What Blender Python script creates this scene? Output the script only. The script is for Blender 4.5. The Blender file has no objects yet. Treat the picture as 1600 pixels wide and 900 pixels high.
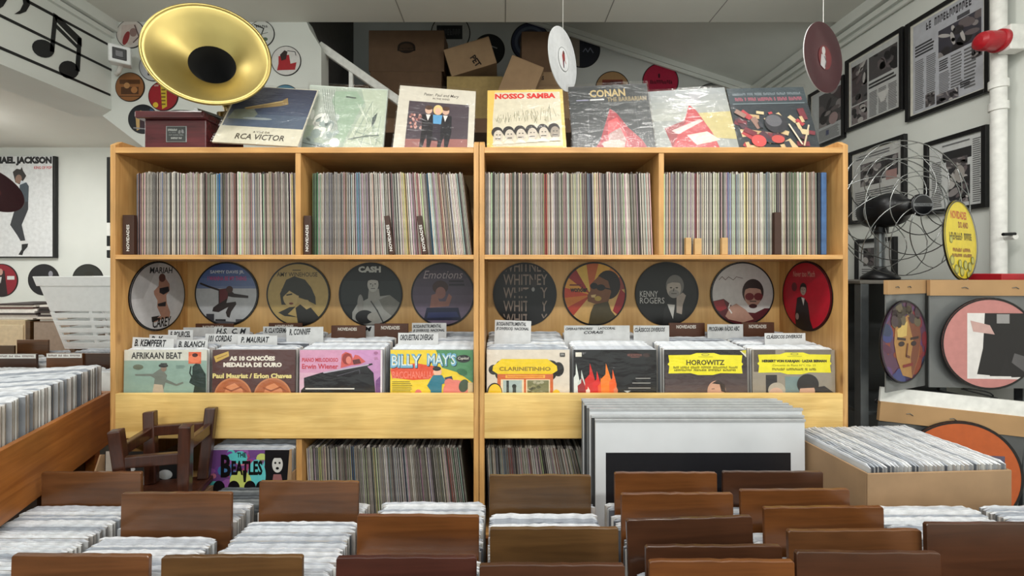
import bpy, math, random
from mathutils import Vector, Matrix
from mathutils.geometry import tessellate_polygon
R = math.radians
random.seed(11)
S = bpy.context.scene
COL = S.collection
# ---------------------------------------------------------------- camera, world, lights, exposure
EYE = 1.52
FPX, CX, CY = 667.0, 785.0, 425.0
cam_d = bpy.data.cameras.new('camera'); cam = bpy.data.objects.new('camera', cam_d); COL.objects.link(cam)
cam_d.sensor_width = 36; cam_d.lens = FPX / 1600 * 36
cam_d.shift_x = (800 - CX) / 1600; cam_d.shift_y = -(450 - CY) / 1600
cam_d.clip_start = .02
cam.location = (0, 0, EYE); cam.rotation_euler = (R(90), 0, 0)
S.camera = cam
S.view_settings.view_transform = 'Standard'; S.view_settings.look = 'None'
S.view_settings.exposure = 0.18; S.view_settings.gamma = 1; S.view_settings.use_curve_mapping = False
W = bpy.data.worlds.new('world'); S.world = W; W.use_nodes = True
W.node_tree.nodes['Background'].inputs[0].default_value = (.93, 1, .95, 1)
W.node_tree.nodes['Background'].inputs[1].default_value = .95
def area(name, loc, sx, sy, power, col=(1, .985, .94), rot=(0, 0, 0)):
    l = bpy.data.lights.new(name, 'AREA'); l.shape = 'RECTANGLE'; l.size = sx; l.size_y = sy; l.energy = power; l.color = col
    o = bpy.data.objects.new(name, l); COL.objects.link(o); o.location = loc; o.rotation_euler = rot
    return o
# fluorescent fittings under the shop ceiling, in front of the shelf
area('ceiling_lamp', (-.95, .55, 3.12), 1.2, .22, 15)
area('ceiling_lamp', (.75, .75, 3.12), 1.2, .22, 20)
area('ceiling_lamp', (-.6, -1.1, 3.12), 1.2, .22, 48)
area('ceiling_lamp', (1.1, -1.1, 3.12), 1.2, .22, 48)
area('ceiling_lamp', (-3.9, 2.9, 2.66), .9, .3, 17)
area('ceiling_lamp', (-3.6, 1.2, 2.66), .9, .3, 13)
def point_glow(loc, p, r=.1):
    l = bpy.data.lights.new('tube_and_fill_glow', 'POINT'); l.energy = p; l.shadow_soft_size = r; l.color = (1, .985, .94)
    o = bpy.data.objects.new('tube_and_fill_glow', l); COL.objects.link(o); o.location = loc
point_glow((1.0, 1.7, 2.9), 9); point_glow((-1.75, 1.3, 2.95), 6); point_glow((-4.1, 3.0, 2.5), 5)  # second one is an added fill brightening the beam, no fitting there

def P(px, py, Y): return Vector(((px - CX) * Y / FPX, Y, EYE + (CY - py) * Y / FPX))
def wx(px, Y): return (px - CX) * Y / FPX
def wz(py, Y): return EYE + (CY - py) * Y / FPX
def ordn(n):
    return '%d%s' % (n, 'th' if 10 <= n % 100 <= 20 else {1: 'st', 2: 'nd', 3: 'rd'}.get(n % 10, 'th'))
# ---------------------------------------------------------------- materials (all procedural)
def lin(c):
    r = []
    for v in c:
        v = v / 255
        r.append(v / 12.92 if v <= .04045 else ((v + .055) / 1.055) ** 2.4)
    return (*r, 1)
MATS = {}
def newmat(name):
    m = bpy.data.materials.new(name); m.use_nodes = True
    nt = m.node_tree
    return m, nt, nt.nodes['Principled BSDF']
def nd(nt, t, **kw):
    n = nt.nodes.new(t)
    for k, v in kw.items(): setattr(n, k, v)
    return n
def plain(rgb, rough=.55, metal=0, coat=0, var=.06, scale=30, bump=0, name='paper'):
    key = (name, tuple(rgb), rough, metal, coat, var, scale, bump)
    if key in MATS: return MATS[key]
    m, nt, b = newmat(name); L = nt.links
    tc = nd(nt, 'ShaderNodeTexCoord'); no = nd(nt, 'ShaderNodeTexNoise'); no.inputs['Scale'].default_value = scale
    no.inputs['Detail'].default_value = 3
    L.new(tc.outputs['Object'], no.inputs['Vector'])
    cr = nd(nt, 'ShaderNodeValToRGB'); c = lin(rgb)
    cr.color_ramp.elements[0].position = .3; cr.color_ramp.elements[1].position = .7
    cr.color_ramp.elements[0].color = tuple(max(0, v * (1 - var * 2)) for v in c[:3]) + (1,)
    cr.color_ramp.elements[1].color = tuple(min(1, v * (1 + var)) for v in c[:3]) + (1,)
    L.new(no.outputs['Fac'], cr.inputs[0]); L.new(cr.outputs[0], b.inputs['Base Color'])
    b.inputs['Roughness'].default_value = rough; b.inputs['Metallic'].default_value = metal
    b.inputs['Coat Weight'].default_value = coat
    if bump:
        bp = nd(nt, 'ShaderNodeBump'); bp.inputs['Strength'].default_value = bump; bp.inputs['Distance'].default_value = .004
        L.new(no.outputs['Fac'], bp.inputs['Height']); L.new(bp.outputs[0], b.inputs['Normal'])
    MATS[key] = m
    return m
def wood(name, dark, light, axis, rough=.42, scale=1.0, coat=.0, knots=True):
    m, nt, b = newmat(name); L = nt.links
    tc = nd(nt, 'ShaderNodeTexCoord'); mp = nd(nt, 'ShaderNodeMapping')
    s = [22 * scale] * 3; s['xyz'.index(axis)] = 1.3 * scale; mp.inputs['Scale'].default_value = s
    L.new(tc.outputs['Object'], mp.inputs[0])
    no = nd(nt, 'ShaderNodeTexNoise'); no.inputs['Scale'].default_value = 2.2; no.inputs['Detail'].default_value = 7
    no.inputs['Roughness'].default_value = .62; no.inputs['Distortion'].default_value = .8
    L.new(mp.outputs[0], no.inputs['Vector'])
    cr = nd(nt, 'ShaderNodeValToRGB')
    cr.color_ramp.elements[0].position = .32; cr.color_ramp.elements[1].position = .66
    cr.color_ramp.elements[0].color = lin(dark); cr.color_ramp.elements[1].color = lin(light)
    L.new(no.outputs['Fac'], cr.inputs[0])
    n2 = nd(nt, 'ShaderNodeTexNoise'); n2.inputs['Scale'].default_value = 5; n2.inputs['Detail'].default_value = 2
    L.new(tc.outputs['Object'], n2.inputs['Vector'])
    mx = nd(nt, 'ShaderNodeMix', data_type='RGBA', blend_type='MULTIPLY')
    r2 = nd(nt, 'ShaderNodeValToRGB'); r2.color_ramp.elements[0].color = (.72, .72, .72, 1); r2.color_ramp.elements[1].color = (1.1, 1.1, 1.1, 1)
    r2.color_ramp.elements[0].position = .3; r2.color_ramp.elements[1].position = .6
    L.new(n2.outputs['Fac'], r2.inputs[0])
    mx.inputs[0].default_value = .8
    L.new(cr.outputs[0], mx.inputs[6]); L.new(r2.outputs[0], mx.inputs[7])
    last = mx.outputs[2]
    if knots:
        mk = nd(nt, 'ShaderNodeMapping'); sk = [9.0] * 3; sk['xyz'.index(axis)] = 3.2; mk.inputs['Scale'].default_value = sk
        L.new(tc.outputs['Object'], mk.inputs[0])
        vo = nd(nt, 'ShaderNodeTexVoronoi'); vo.inputs['Scale'].default_value = 1
        L.new(mk.outputs[0], vo.inputs['Vector'])
        rk = nd(nt, 'ShaderNodeValToRGB'); rk.color_ramp.elements[0].color = (.45, .36, .28, 1); rk.color_ramp.elements[1].color = (1, 1, 1, 1)
        rk.color_ramp.elements[0].position = .02; rk.color_ramp.elements[1].position = .10
        L.new(vo.outputs['Distance'], rk.inputs[0])
        m3 = nd(nt, 'ShaderNodeMix', data_type='RGBA', blend_type='MULTIPLY'); m3.inputs[0].default_value = .7
        L.new(last, m3.inputs[6]); L.new(rk.outputs[0], m3.inputs[7]); last = m3.outputs[2]
    L.new(last, b.inputs['Base Color'])
    b.inputs['Roughness'].default_value = rough; b.inputs['Coat Weight'].default_value = coat; b.inputs['Coat Roughness'].default_value = .15
    bp = nd(nt, 'ShaderNodeBump'); bp.inputs['Strength'].default_value = .12; bp.inputs['Distance'].default_value = .002
    L.new(no.outputs['Fac'], bp.inputs['Height']); L.new(bp.outputs[0], b.inputs['Normal'])
    return m
def film(name, tint=(1, 1, 1, 1), amount=.06, rough=.14, bump=.35, bscale=9):
    """thin clear plastic: see-through with soft reflections from its creases"""
    m, nt, b = newmat(name); L = nt.links; nt.nodes.remove(b)
    out = nt.nodes['Material Output']
    tr = nd(nt, 'ShaderNodeBsdfTransparent'); tr.inputs[0].default_value = tint
    gl = nd(nt, 'ShaderNodeBsdfGlossy'); gl.inputs['Roughness'].default_value = rough
    lw = nd(nt, 'ShaderNodeLayerWeight'); pw = nd(nt, 'ShaderNodeMath', operation='POWER'); pw.inputs[1].default_value = 3.5
    ad = nd(nt, 'ShaderNodeMath', operation='MULTIPLY_ADD'); ad.inputs[1].default_value = .55; ad.inputs[2].default_value = amount
    tc = nd(nt, 'ShaderNodeTexCoord'); mp = nd(nt, 'ShaderNodeMapping'); mp.inputs['Rotation'].default_value = (.3, .7, .2); mp.inputs['Scale'].default_value = (1, 1, 2.4)
    no = nd(nt, 'ShaderNodeTexNoise'); no.inputs['Scale'].default_value = bscale; no.inputs['Detail'].default_value = 3; no.inputs['Distortion'].default_value = 1.2
    bp = nd(nt, 'ShaderNodeBump'); bp.inputs['Strength'].default_value = bump; bp.inputs['Distance'].default_value = .02
    L.new(tc.outputs['Object'], mp.inputs[0]); L.new(mp.outputs[0], no.inputs['Vector']); L.new(no.outputs['Fac'], bp.inputs['Height'])
    L.new(bp.outputs[0], gl.inputs['Normal']); L.new(bp.outputs[0], lw.inputs['Normal'])
    L.new(lw.outputs['Facing'], pw.inputs[0]); L.new(pw.outputs[0], ad.inputs[0])
    mx = nd(nt, 'ShaderNodeMixShader'); L.new(ad.outputs[0], mx.inputs[0]); L.new(tr.outputs[0], mx.inputs[1]); L.new(gl.outputs[0], mx.inputs[2])
    L.new(mx.outputs[0], out.inputs[0])
    return m
M = {}
M['pine_h'] = wood('pine_board', (186, 134, 76), (214, 166, 104), 'x')
M['pine_v'] = wood('pine_panel', (182, 132, 76), (212, 166, 104), 'z')
M['pine_back'] = wood('plywood_back', (190, 146, 88), (212, 170, 110), 'z', knots=False, scale=.6)
M['pine_pale'] = wood('pale_pine', (212, 172, 100), (236, 202, 130), 'x')
M['divider'] = [wood('varnished_divider', a, b_, 'x', rough=.28, scale=.45, coat=.35, knots=False) for a, b_ in
                (((76, 48, 28), (108, 70, 42)), ((80, 46, 22), (112, 68, 34)), ((70, 49, 28), (96, 69, 40)), ((54, 33, 22), (76, 47, 31)), ((50, 26, 22), (70, 38, 31)))]
M['stool'] = wood('dark_stool_wood', (44, 23, 16), (76, 41, 27), 'z', rough=.3, coat=.3, knots=False)
M['orange_wood'] = wood('orange_plywood', (150, 90, 40), (182, 116, 56), 'y', rough=.4, knots=False, scale=.7)
M['mahogany'] = wood('mahogany', (62, 22, 28), (96, 36, 42), 'x', rough=.25, coat=.4, knots=False)
M['wall'] = plain((226, 229, 224), .75, var=.025, scale=3, bump=.12, name='wall_paint')
M['ceil'] = plain((222, 222, 215), .8, var=.02, scale=2, bump=.1, name='ceiling_paint')
M['white'] = plain((238, 238, 234), .5, name='white_paint')
M['plastic_white'] = plain((232, 234, 234), .3, var=.02, name='white_plastic')
M['black'] = plain((18, 18, 20), .4, var=.1, name='black_lacquer')
M['vinyl'] = plain((14, 13, 14), .28, name='vinyl_edge')
M['steel'] = plain((150, 152, 152), .25, metal=1, name='steel_wire')
M['darkmetal'] = plain((26, 27, 30), .35, metal=.3, name='dark_enamel')
M['graymetal'] = plain((92, 96, 98), .4, metal=.4, name='grey_metal')
M['brass'] = plain((178, 160, 100), .36, metal=1, var=.05, scale=8, name='brass')
M['brass_dark'] = plain((120, 100, 60), .3, metal=1, name='brass_tube')
M['card'] = plain((160, 130, 98), .75, var=.05, scale=14, name='cardboard')
M['card_dark'] = plain((106, 80, 58), .8, var=.06, scale=14, name='brown_shaded_cardboard')  # brown deepened so the stair void cartons carry its shade in their colour
M['floor'] = plain((120, 108, 96), .5, var=.1, scale=4, name='floor_tile')
M['red'] = plain((178, 30, 42), .3, name='red_plastic')
M['film'] = film('clear_plastic', amount=.035, bump=.5)
M['smoky'] = plain((112, 114, 114), .2, var=.12, scale=5, bump=.15, name='smoky_plastic')
M['smoky_dark'] = plain((88, 90, 91), .2, var=.15, scale=6, bump=.15, name='smoky_plastic')
# ---------------------------------------------------------------- mesh builder
class MB:
    def __init__(s): s.v = []; s.f = []; s.m = []; s.sm = []
    def add(s, vs, fs, mi=0, smooth=False):
        o = len(s.v); s.v += [tuple(v) for v in vs]
        for f in fs: s.f.append([i + o for i in f]); s.m.append(mi); s.sm.append(smooth)
        return s
    def box(s, x0, x1, y0, y1, z0, z1, mi=0, T=None):
        vs = [Vector((x, y, z)) for z in (z0, z1) for y in (y0, y1) for x in (x0, x1)]
        if T is not None: vs = [T @ v for v in vs]
        return s.add(vs, [(0, 2, 3, 1), (4, 5, 7, 6), (0, 1, 5, 4), (2, 6, 7, 3), (0, 4, 6, 2), (1, 3, 7, 5)], mi)
    def bar(s, a, b, w, h, mi=0, up=(0, 0, 1)):
        a, b = Vector(a), Vector(b); d = (b - a); L = d.length; d.normalize()
        u = Vector(up)
        if abs(d.dot(u)) > .95: u = Vector((0, 1, 0))
        x = d.cross(u).normalized(); z = x.cross(d)
        T = Matrix((x, d, z)).transposed().to_4x4(); T.translation = a
        return s.box(-w / 2, w / 2, 0, L, -h / 2, h / 2, mi, T)
    def tube(s, pts, r, n=8, mi=0, closed=False, cap=True):
        pts = [Vector(p) for p in pts]; k = len(pts); rings = []; prev = None
        rr = r if isinstance(r, (list, tuple)) else [r] * k
        for i, p in enumerate(pts):
            if closed: d = pts[(i + 1) % k] - pts[i - 1]
            else: d = pts[min(i + 1, k - 1)] - pts[max(i - 1, 0)]
            d.normalize()
            if prev is None:
                u = Vector((0, 0, 1)) if abs(d.z) < .9 else Vector((1, 0, 0))
                prev = d.cross(u).normalized()
            else:
                prev = (prev - d * prev.dot(d)).normalized()
            q = d.cross(prev)
            rings.append([p + (prev * math.cos(2 * math.pi * j / n) + q * math.sin(2 * math.pi * j / n)) * rr[i] for j in range(n)])
        vs = [v for g in rings for v in g]; fs = []
        for i in range(k if closed else k - 1):
            i2 = (i + 1) % k
            for j in range(n): fs.append((i * n + j, i * n + (j + 1) % n, i2 * n + (j + 1) % n, i2 * n + j))
        s.add(vs, fs, mi, True)
        if cap and not closed:
            s.add(rings[0], [tuple(range(n))[::-1]], mi); s.add(rings[-1], [tuple(range(n))], mi)
        return s
    def lathe(s, prof, n=40, mi=0, T=None, smooth=True):
        """profile of (radius, height) turned about local Z"""
        vs = []; k = len(prof)
        for r, z in prof:
            for j in range(n):
                a = 2 * math.pi * j / n; vs.append(Vector((r * math.cos(a), r * math.sin(a), z)))
        if T is not None: vs = [T @ v for v in vs]
        fs = [(i * n + j, i * n + (j + 1) % n, (i + 1) * n + (j + 1) % n, (i + 1) * n + j) for i in range(k - 1) for j in range(n)]
        return s.add(vs, fs, mi, smooth)
    def prism(s, pts, y0, y1, mi=0):
        """polygon in XZ pushed from y0 to y1"""
        n = len(pts)
        vs = [Vector((x, y0, z)) for x, z in pts] + [Vector((x, y1, z)) for x, z in pts]
        s.add(vs, [tuple(range(n)), tuple(range(n, 2 * n))[::-1]] + [(i, i + n, (i + 1) % n + n, (i + 1) % n) for i in range(n)], mi)
        return s
    def mesh(s, name, mats):
        me = bpy.data.meshes.new(name); me.from_pydata(s.v, [], s.f)
        for m in (mats if isinstance(mats, (list, tuple)) else [mats]): me.materials.append(m)
        me.polygons.foreach_set('material_index', s.m); me.polygons.foreach_set('use_smooth', s.sm)
        me.update(); return me
    def build(s, name, mats, parent=None, bevel=0, seg=2, loc=None, rot=None):
        o = bpy.data.objects.new(name, s.mesh(name, mats)); COL.objects.link(o)
        if bevel:
            b = o.modifiers.new('edge', 'BEVEL'); b.width = bevel; b.segments = seg; b.limit_method = 'ANGLE'; b.angle_limit = R(40)
        if parent: o.parent = parent
        if loc is not None: o.location = loc
        if rot is not None: o.rotation_euler = rot
        return o
def tag(o, label, cat, group=None):
    o['label'] = label; o['category'] = cat
    if group: o['group'] = group
    return o
def empty(name, label, cat, loc=(0, 0, 0), rot=(0, 0, 0), group=None):
    o = bpy.data.objects.new(name, None); COL.objects.link(o); o.location = loc; o.rotation_euler = rot; o.empty_display_size = .05
    return tag(o, label, cat, group)
def struct(o): o['kind'] = 'structure'; return o
def BX(x0, x1, y0, y1, z0, z1): return MB().box(x0, x1, y0, y1, z0, z1)
# ---------------------------------------------------------------- printed artwork: flat inks stacked a hair apart
GLY = {}
def glyphs(txt, bold, shear):
    k = (txt, bold, shear)
    if k in GLY: return GLY[k]
    cu = bpy.data.curves.new('lettering', 'FONT'); cu.body = txt; cu.resolution_u = 2; cu.offset = bold; cu.shear = shear
    o = bpy.data.objects.new('lettering', cu); COL.objects.link(o)
    dg = bpy.context.evaluated_depsgraph_get(); dg.update()
    me = bpy.data.meshes.new_from_object(o.evaluated_get(dg)); me.calc_loop_triangles()
    vs = [(v.co.x, v.co.y) for v in me.vertices]; tr = [tuple(t.vertices) for t in me.loop_triangles]
    bpy.data.objects.remove(o); bpy.data.meshes.remove(me); bpy.data.curves.remove(cu)
    x0 = min(v[0] for v in vs); x1 = max(v[0] for v in vs); y0 = min(v[1] for v in vs); y1 = max(v[1] for v in vs)
    ar = sum(abs((vs[b][0] - vs[a][0]) * (vs[c][1] - vs[a][1]) - (vs[c][0] - vs[a][0]) * (vs[b][1] - vs[a][1])) for a, b, c in tr) / 2 / ((x1 - x0) * (y1 - y0))
    if ar < .12 and bold > .004:
        GLY[k] = glyphs(txt, bold * .6, shear); return GLY[k]
    GLY[k] = ([((x - x0) / (x1 - x0), (y - y0) / (y1 - y0)) for x, y in vs], tr)
    return GLY[k]
class Art:
    """px units, y down; (ox,oy) is the local origin, s metres per unit"""
    def __init__(s, ox, oy, sc, clip=None, eps=.00012, rough=.35):
        s.ox, s.oy, s.sc, s.eps, s.rough = ox, oy, sc, eps, rough; s.layers = 0; s.tris = []; s.cp = clip; s.k = 1.0
    def L(s): s.layers += 1; return s
    def _emit(s, pts, col):
        k = s.layers
        if s.cp: pts = s._clip(pts)
        if len(pts) >= 3: s.tris.append(([((x - s.ox) * s.sc, (s.oy - y) * s.sc) for x, y in pts], k, tuple(col)))
    def _clip(s, pts):
        for (ax, ay), (bx, by) in zip(s.cp, s.cp[1:] + s.cp[:1]):
            out = []; n = len(pts)
            sd = [(bx - ax) * (p[1] - ay) - (by - ay) * (p[0] - ax) for p in pts]
            if min(sd) >= 0: continue
            for i in range(n):
                j = (i + 1) % n
                if sd[i] >= 0: out.append(pts[i])
                if (sd[i] >= 0) != (sd[j] >= 0):
                    t = sd[i] / (sd[i] - sd[j]); out.append((pts[i][0] + t * (pts[j][0] - pts[i][0]), pts[i][1] + t * (pts[j][1] - pts[i][1])))
            pts = out
            if len(pts) < 3: return []
        return pts
    def poly(s, pts, col, new=True):
        if new: s.L()
        for t in tessellate_polygon([[Vector((x, y, 0)) for x, y in pts]]): s._emit([pts[i] for i in t], col)
        return s
    def rect(s, x0, y0, x1, y1, col, new=True): return s.poly([(x0, y0), (x1, y0), (x1, y1), (x0, y1)], col, new)
    def ell(s, cx, cy, rx, ry, col, rot=0, n=28, new=True):
        if new: s.L()
        c, d = math.cos(R(rot)), math.sin(R(rot))
        pts = [(cx + rx * math.cos(a) * c - ry * math.sin(a) * d, cy + rx * math.cos(a) * d + ry * math.sin(a) * c) for a in [2 * math.pi * i / n for i in range(n)]]
        s._emit(pts, col); return s
    def stroke(s, pts, w, col, new=True):
        if new: s.L()
        for (a, b) in zip(pts, pts[1:]):
            dx, dy = b[0] - a[0], b[1] - a[1]; l = math.hypot(dx, dy) or 1; nx, ny = -dy / l * w / 2, dx / l * w / 2; ex, ey = dx / l * w * .3, dy / l * w * .3
            s._emit([(a[0] + nx - ex, a[1] + ny - ey), (b[0] + nx + ex, b[1] + ny + ey), (b[0] - nx + ex, b[1] - ny + ey), (a[0] - nx - ex, a[1] - ny - ey)], col)
        return s
    def ring(s, cx, cy, r0, r1, col, n=48):
        s.L()
        for i in range(n):
            a, b = 2 * math.pi * i / n, 2 * math.pi * (i + 1) / n
            s._emit([(cx + r * math.cos(t), cy + r * math.sin(t)) for r, t in ((r0, a), (r1, a), (r1, b), (r0, b))], col)
        return s
    def text(s, txt, x0, y0, x1, y1, col, bold=0.0, shear=0.0, rot=0, new=True):
        if new: s.L()
        vs, tr = glyphs(txt, bold, shear); cx, cy = (x0 + x1) / 2, (y0 + y1) / 2; c, d = math.cos(R(rot)), math.sin(R(rot))
        q = []
        for u, v in vs:
            x = (u - .5) * (x1 - x0); y = (.5 - v) * (y1 - y0); q.append((cx + x * c - y * d, cy + x * d + y * c))
        for t in tr: s._emit([q[i] for i in t], col)
        return s
    def lines(s, x0, y0, x1, y1, n, col, h=.5, ragged=.15, rng=random):
        s.L(); st = (y1 - y0) / n
        for i in range(n): s.rect(x0, y0 + i * st, x1 - (x1 - x0) * ragged * rng.random(), y0 + (i + h) * st, col, False)
        return s
    def marks(s, x0, y0, x1, y1, words, col, seed=1):
        """lettering too small to read in the photo: a run of small uneven strokes"""
        rg = random.Random(seed); s.L(); tot = sum(words) + len(words) - 1; cw = (x1 - x0) / tot; x = x0; h = y1 - y0
        for n in words:
            for i in range(n):
                a = x + cw * .12; b = x + cw * .86; k = rg.random(); w = cw * .26
                s.rect(a, y0 + h * .04 * rg.random(), a + w, y1, col, False)
                if k > .3: s.rect(a, y0, b, y0 + h * .24, col, False)
                if k < .6: s.rect(a, y1 - h * .24, b, y1, col, False)
                if k > .5: s.rect(b - w, y0, b, y1 - h * .3 * rg.random(), col, False)
                else: s.rect(a, y0 + h * .4, b, y0 + h * .62, col, False)
                x += cw
            x += cw
        return s
    def vgrad(s, x0, y0, x1, y1, c0, c1, n=8):
        s.L()
        for i in range(n):
            t = i / (n - 1); s.rect(x0, y0 + (y1 - y0) * i / n, x1, y0 + (y1 - y0) * (i + 1) / n, tuple(a + (b - a) * t for a, b in zip(c0, c1)), False)
        return s
    def head(s, x, y, r, skin, hair, face=True, turn=0, beard=None):
        s.ell(x, y - r * .18, r * .92, r * 1.12, hair); s.ell(x + turn * r, y + r * .1, r * .74, r * .98, skin)
        if beard: s.ell(x + turn * r, y + r * .62, r * .55, r * .42, beard)
        s.poly([(x - r * .8, y - r * .35), (x - r * .5, y - r * .95), (x + r * .5, y - r * .95), (x + r * .8, y - r * .35), (x + r * .3, y - r * .5), (x - r * .3, y - r * .52)], hair)
        if face:
            dk = tuple(v * .35 for v in skin); s.L()
            for q in (-.3, .3): s.ell(x + (turn + q) * r, y + r * .02, r * .13, r * .07, dk, new=False)
            s.stroke([(x + turn * r, y + r * .1), (x + (turn - .06) * r, y + r * .38)], r * .08, dk, False)
            s.stroke([(x + (turn - .25) * r, y + r * .62), (x + (turn + .25) * r, y + r * .62)], r * .1, tuple(v * .5 for v in skin), False)
        return s
    def build(s, name, parent, y=-.001, rough=None):
        mb = MB(); cols = {}
        for pts, k, col in s.tris:
            mi = cols.setdefault(tuple(int(v) for v in col), len(cols)); yy = y - k * s.eps
            a = sum((pts[i][0] * pts[(i + 1) % len(pts)][1] - pts[(i + 1) % len(pts)][0] * pts[i][1]) for i in range(len(pts)))
            if a < 0: pts = pts[::-1]
            mb.add([(x * s.k, yy, z * s.k) for x, z in pts], [tuple(range(len(pts)))], mi)
        return mb.build(name, [plain(c, rough or s.rough, var=.04, scale=40, name='ink') for c in cols], parent)
def circ(cx, cy, r, n=48):
    return [(cx + r * math.cos(2 * math.pi * i / n), cy + r * math.sin(2 * math.pi * i / n)) for i in range(n)]
def sq(x0, y0, x1, y1): return [(x0, y0), (x1, y0), (x1, y1), (x0, y1)]
# ================================================================ THE ROOM
XR, XB, YA = 2.3, -2.63, 2.87        # right wall, beam face, wall with the small discs
struct(BX(-5.2, 2.4, -2.6, 4.3, -.05, 0).build('floor', M['floor']))
ce = struct(BX(XB, XR, -2.6, YA, 3.2, 3.24).build('ceiling', M['ceil']))
for x in (-.66, .02, .69, 1.39): BX(x - .003, x + .003, 0, YA, 3.1985, 3.202).build('panel_seam', plain((150, 150, 145), .8, name='seam_grey'), ce)  # flat grey strips mark the joints between ceiling panels
# stair void behind the ceiling edge: soffit of the upper flight rises to the left
mb = MB(); mb.add([(XR, YA, 3.2), (XR, 3.95, 3.2), (-1.3, 3.95, 4.36), (-1.3, YA, 4.36), (XR, YA, 3.24), (XR, 3.95, 3.26), (-1.3, 3.95, 4.42), (-1.3, YA, 4.42)],
        [(0, 1, 2, 3), (7, 6, 5, 4), (0, 4, 5, 1), (1, 5, 6, 2), (2, 6, 7, 3), (3, 7, 4, 0)])
struct(mb.build('ceiling_stair', M['wall']))
struct(BX(-1.3, XR, YA - .04, YA, 3.24, 4.42).build('wall_upper', M['wall']))
struct(BX(-1.36, XR, 3.9, 3.96, 0, 4.4).build('wall_back', plain((205, 207, 204), .8, var=.03, scale=3, name='stair_wall_paint')))
struct(BX(-1.42, -1.36, 2.99, 4.08, 0, 4.42).build('wall_stair', plain((90, 88, 86), .85, name='shaded_plaster')))  # dark grey puts the shade of the stair void into the wall colour
mb = MB(); mb.bar((XR - .02, 3.885, 3.18), (-1.2, 3.885, 4.32), .03, .05); mb.bar((XR - .02, 3.875, 3.13), (-1.2, 3.875, 4.27), .02, .03)
struct(mb.build('trim_1', M['wall']))
struct(BX(XR, XR + .1, -2.6, 3.96, 0, 3.3).build('wall_right', M['wall']))
mb = MB(); mb.box(XR - .05, XR, -2.6, 3.88, 3.13, 3.2); mb.box(XR - .03, XR, -2.6, 3.88, 3.08, 3.115); mb.tube([(XR - .02, -2.6, 3.045), (XR - .02, 3.88, 3.045)], .012)
struct(mb.build('trim_2', M['wall']))
struct(BX(-5.2, -1.22, 4.08, 4.16, 0, 3.2).build('wall_left_back', M['wall']))
struct(BX(-5.2, -5.1, -2.6, 4.08, 0, 2.8).build('wall_left', M['wall']))
struct(BX(XB - .35, XB, -2.6, 2.99, 2.61, 3.24).build('beam_left', M['wall']))
mb = MB(); mb.box(-5.1, XB - .35, -2.6, 4.08, 2.71, 2.75); mb.box(XB - .35, -1.42, 2.99, 4.08, 2.71, 2.75)
struct(mb.build('ceiling_left', M['ceil']))
mb = MB(); mb.box(XB, XB + .05, -2.6, YA, 3.13, 3.2); mb.box(XB, XB + .025, -2.6, YA, 3.09, 3.12)
struct(mb.build('trim_3', M['wall']))
pts = [(160, 181), (174, 172), (174, 27), (476, 27), (484, 46), (502, 75), (502, 600), (330, 600), (330, 312), (215, 223)]
mb = MB(); mb.prism([(wx(x, YA), wz(y, YA)) for x, y in pts], YA, 2.99)
struct(mb.build('wall_disc', M['wall']))
# landing behind the shelf, and its white handrail
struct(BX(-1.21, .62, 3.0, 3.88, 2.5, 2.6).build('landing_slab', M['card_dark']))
h = empty('stair_railing', 'white painted wooden handrail sloping down from the disc wall to the stacked cartons', 'railing', P(566, 120, 2.95))
o = Vector(h.location)
a, b = P(500, 72, 2.95) - o, P(690, 205, 2.95) - o
MB().bar(a, b, .05, .055).build('handrail', M['white'], h, .006)
for px, py in ((549, 112), (628, 168)):
    q = P(px, py, 2.95) - o; MB().box(q.x - .014, q.x + .014, q.y - .014, q.y + .014, 2.6 - o.z, q.z).build('baluster', M['white'], h, .003)
# ---------------------------------------------------------------- music mural on the beam face
def on_beam(px, py):
    Y = -XB * FPX / (CX - px); return (XB + .003, Y, wz(py, Y))
def mural(name, label, cat, polys, group=None, strokes=()):
    mb = MB()
    for p in polys:
        q = [Vector(on_beam(*v)) for v in p]; n = len(q)
        tri = tessellate_polygon([[Vector((v.y, v.z, 0)) for v in q]])
        mb.add(q + [v - Vector((.002, 0, 0)) for v in q], [tuple(t) for t in tri] + [(i, (i + 1) % n, (i + 1) % n + n, i + n) for i in range(n)])
    return tag(mb.build(name, M['black']), label, cat, group)
G = 'black music mural on the beam'
for (p0, p1, nm) in ((((40, -2), (172, 71)), None, 'topmost'), (((-12, 16), (174, 109)), None, 'middle'), (((-12, 67), (172, 148)), None, 'lowest')):
    (xa, ya), (xb, yb) = p0
    mural('staff_line', 'black music staff line on the white beam, %s of the three in view' % nm, 'wall decal', [[(xa, ya), (xb, yb - 1.2), (xb, yb + 2.2), (xa, ya + 5)]], G)
def oval(cx, cy, rx, ry, rot, n=18):
    c, d = math.cos(R(rot)), math.sin(R(rot))
    return [(cx + rx * math.cos(t) * c - ry * math.sin(t) * d, cy + rx * math.cos(t) * d + ry * math.sin(t) * c) for t in [2 * math.pi * i / n for i in range(n)]]
mural('beamed_note', 'black beamed pair of music notes painted on the white beam', 'wall decal',
      [oval(67, 76, 18, 13.5, 25), oval(107, 109, 16, 13.5, 28), [(83, 22), (89, 25), (84, 82), (77, 80)], [(121, 58), (127, 61), (124, 112), (117, 110)],
       [(83, 20), (89, 24), (127, 60), (127, 73), (121, 68), (86, 32)], [(88, 38), (120, 70), (120, 76), (88, 45)]], G)
mural('eighth_note', 'black single music note cut by the left end of the staff', 'wall decal',
      [[(34, -8), (44, -6), (46, 8), (40, 18), (30, 22), (22, 22), (31, 16), (36, 6)], [(-6, -6), (14, -6), (4, 10), (-6, 16)]], G)
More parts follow.
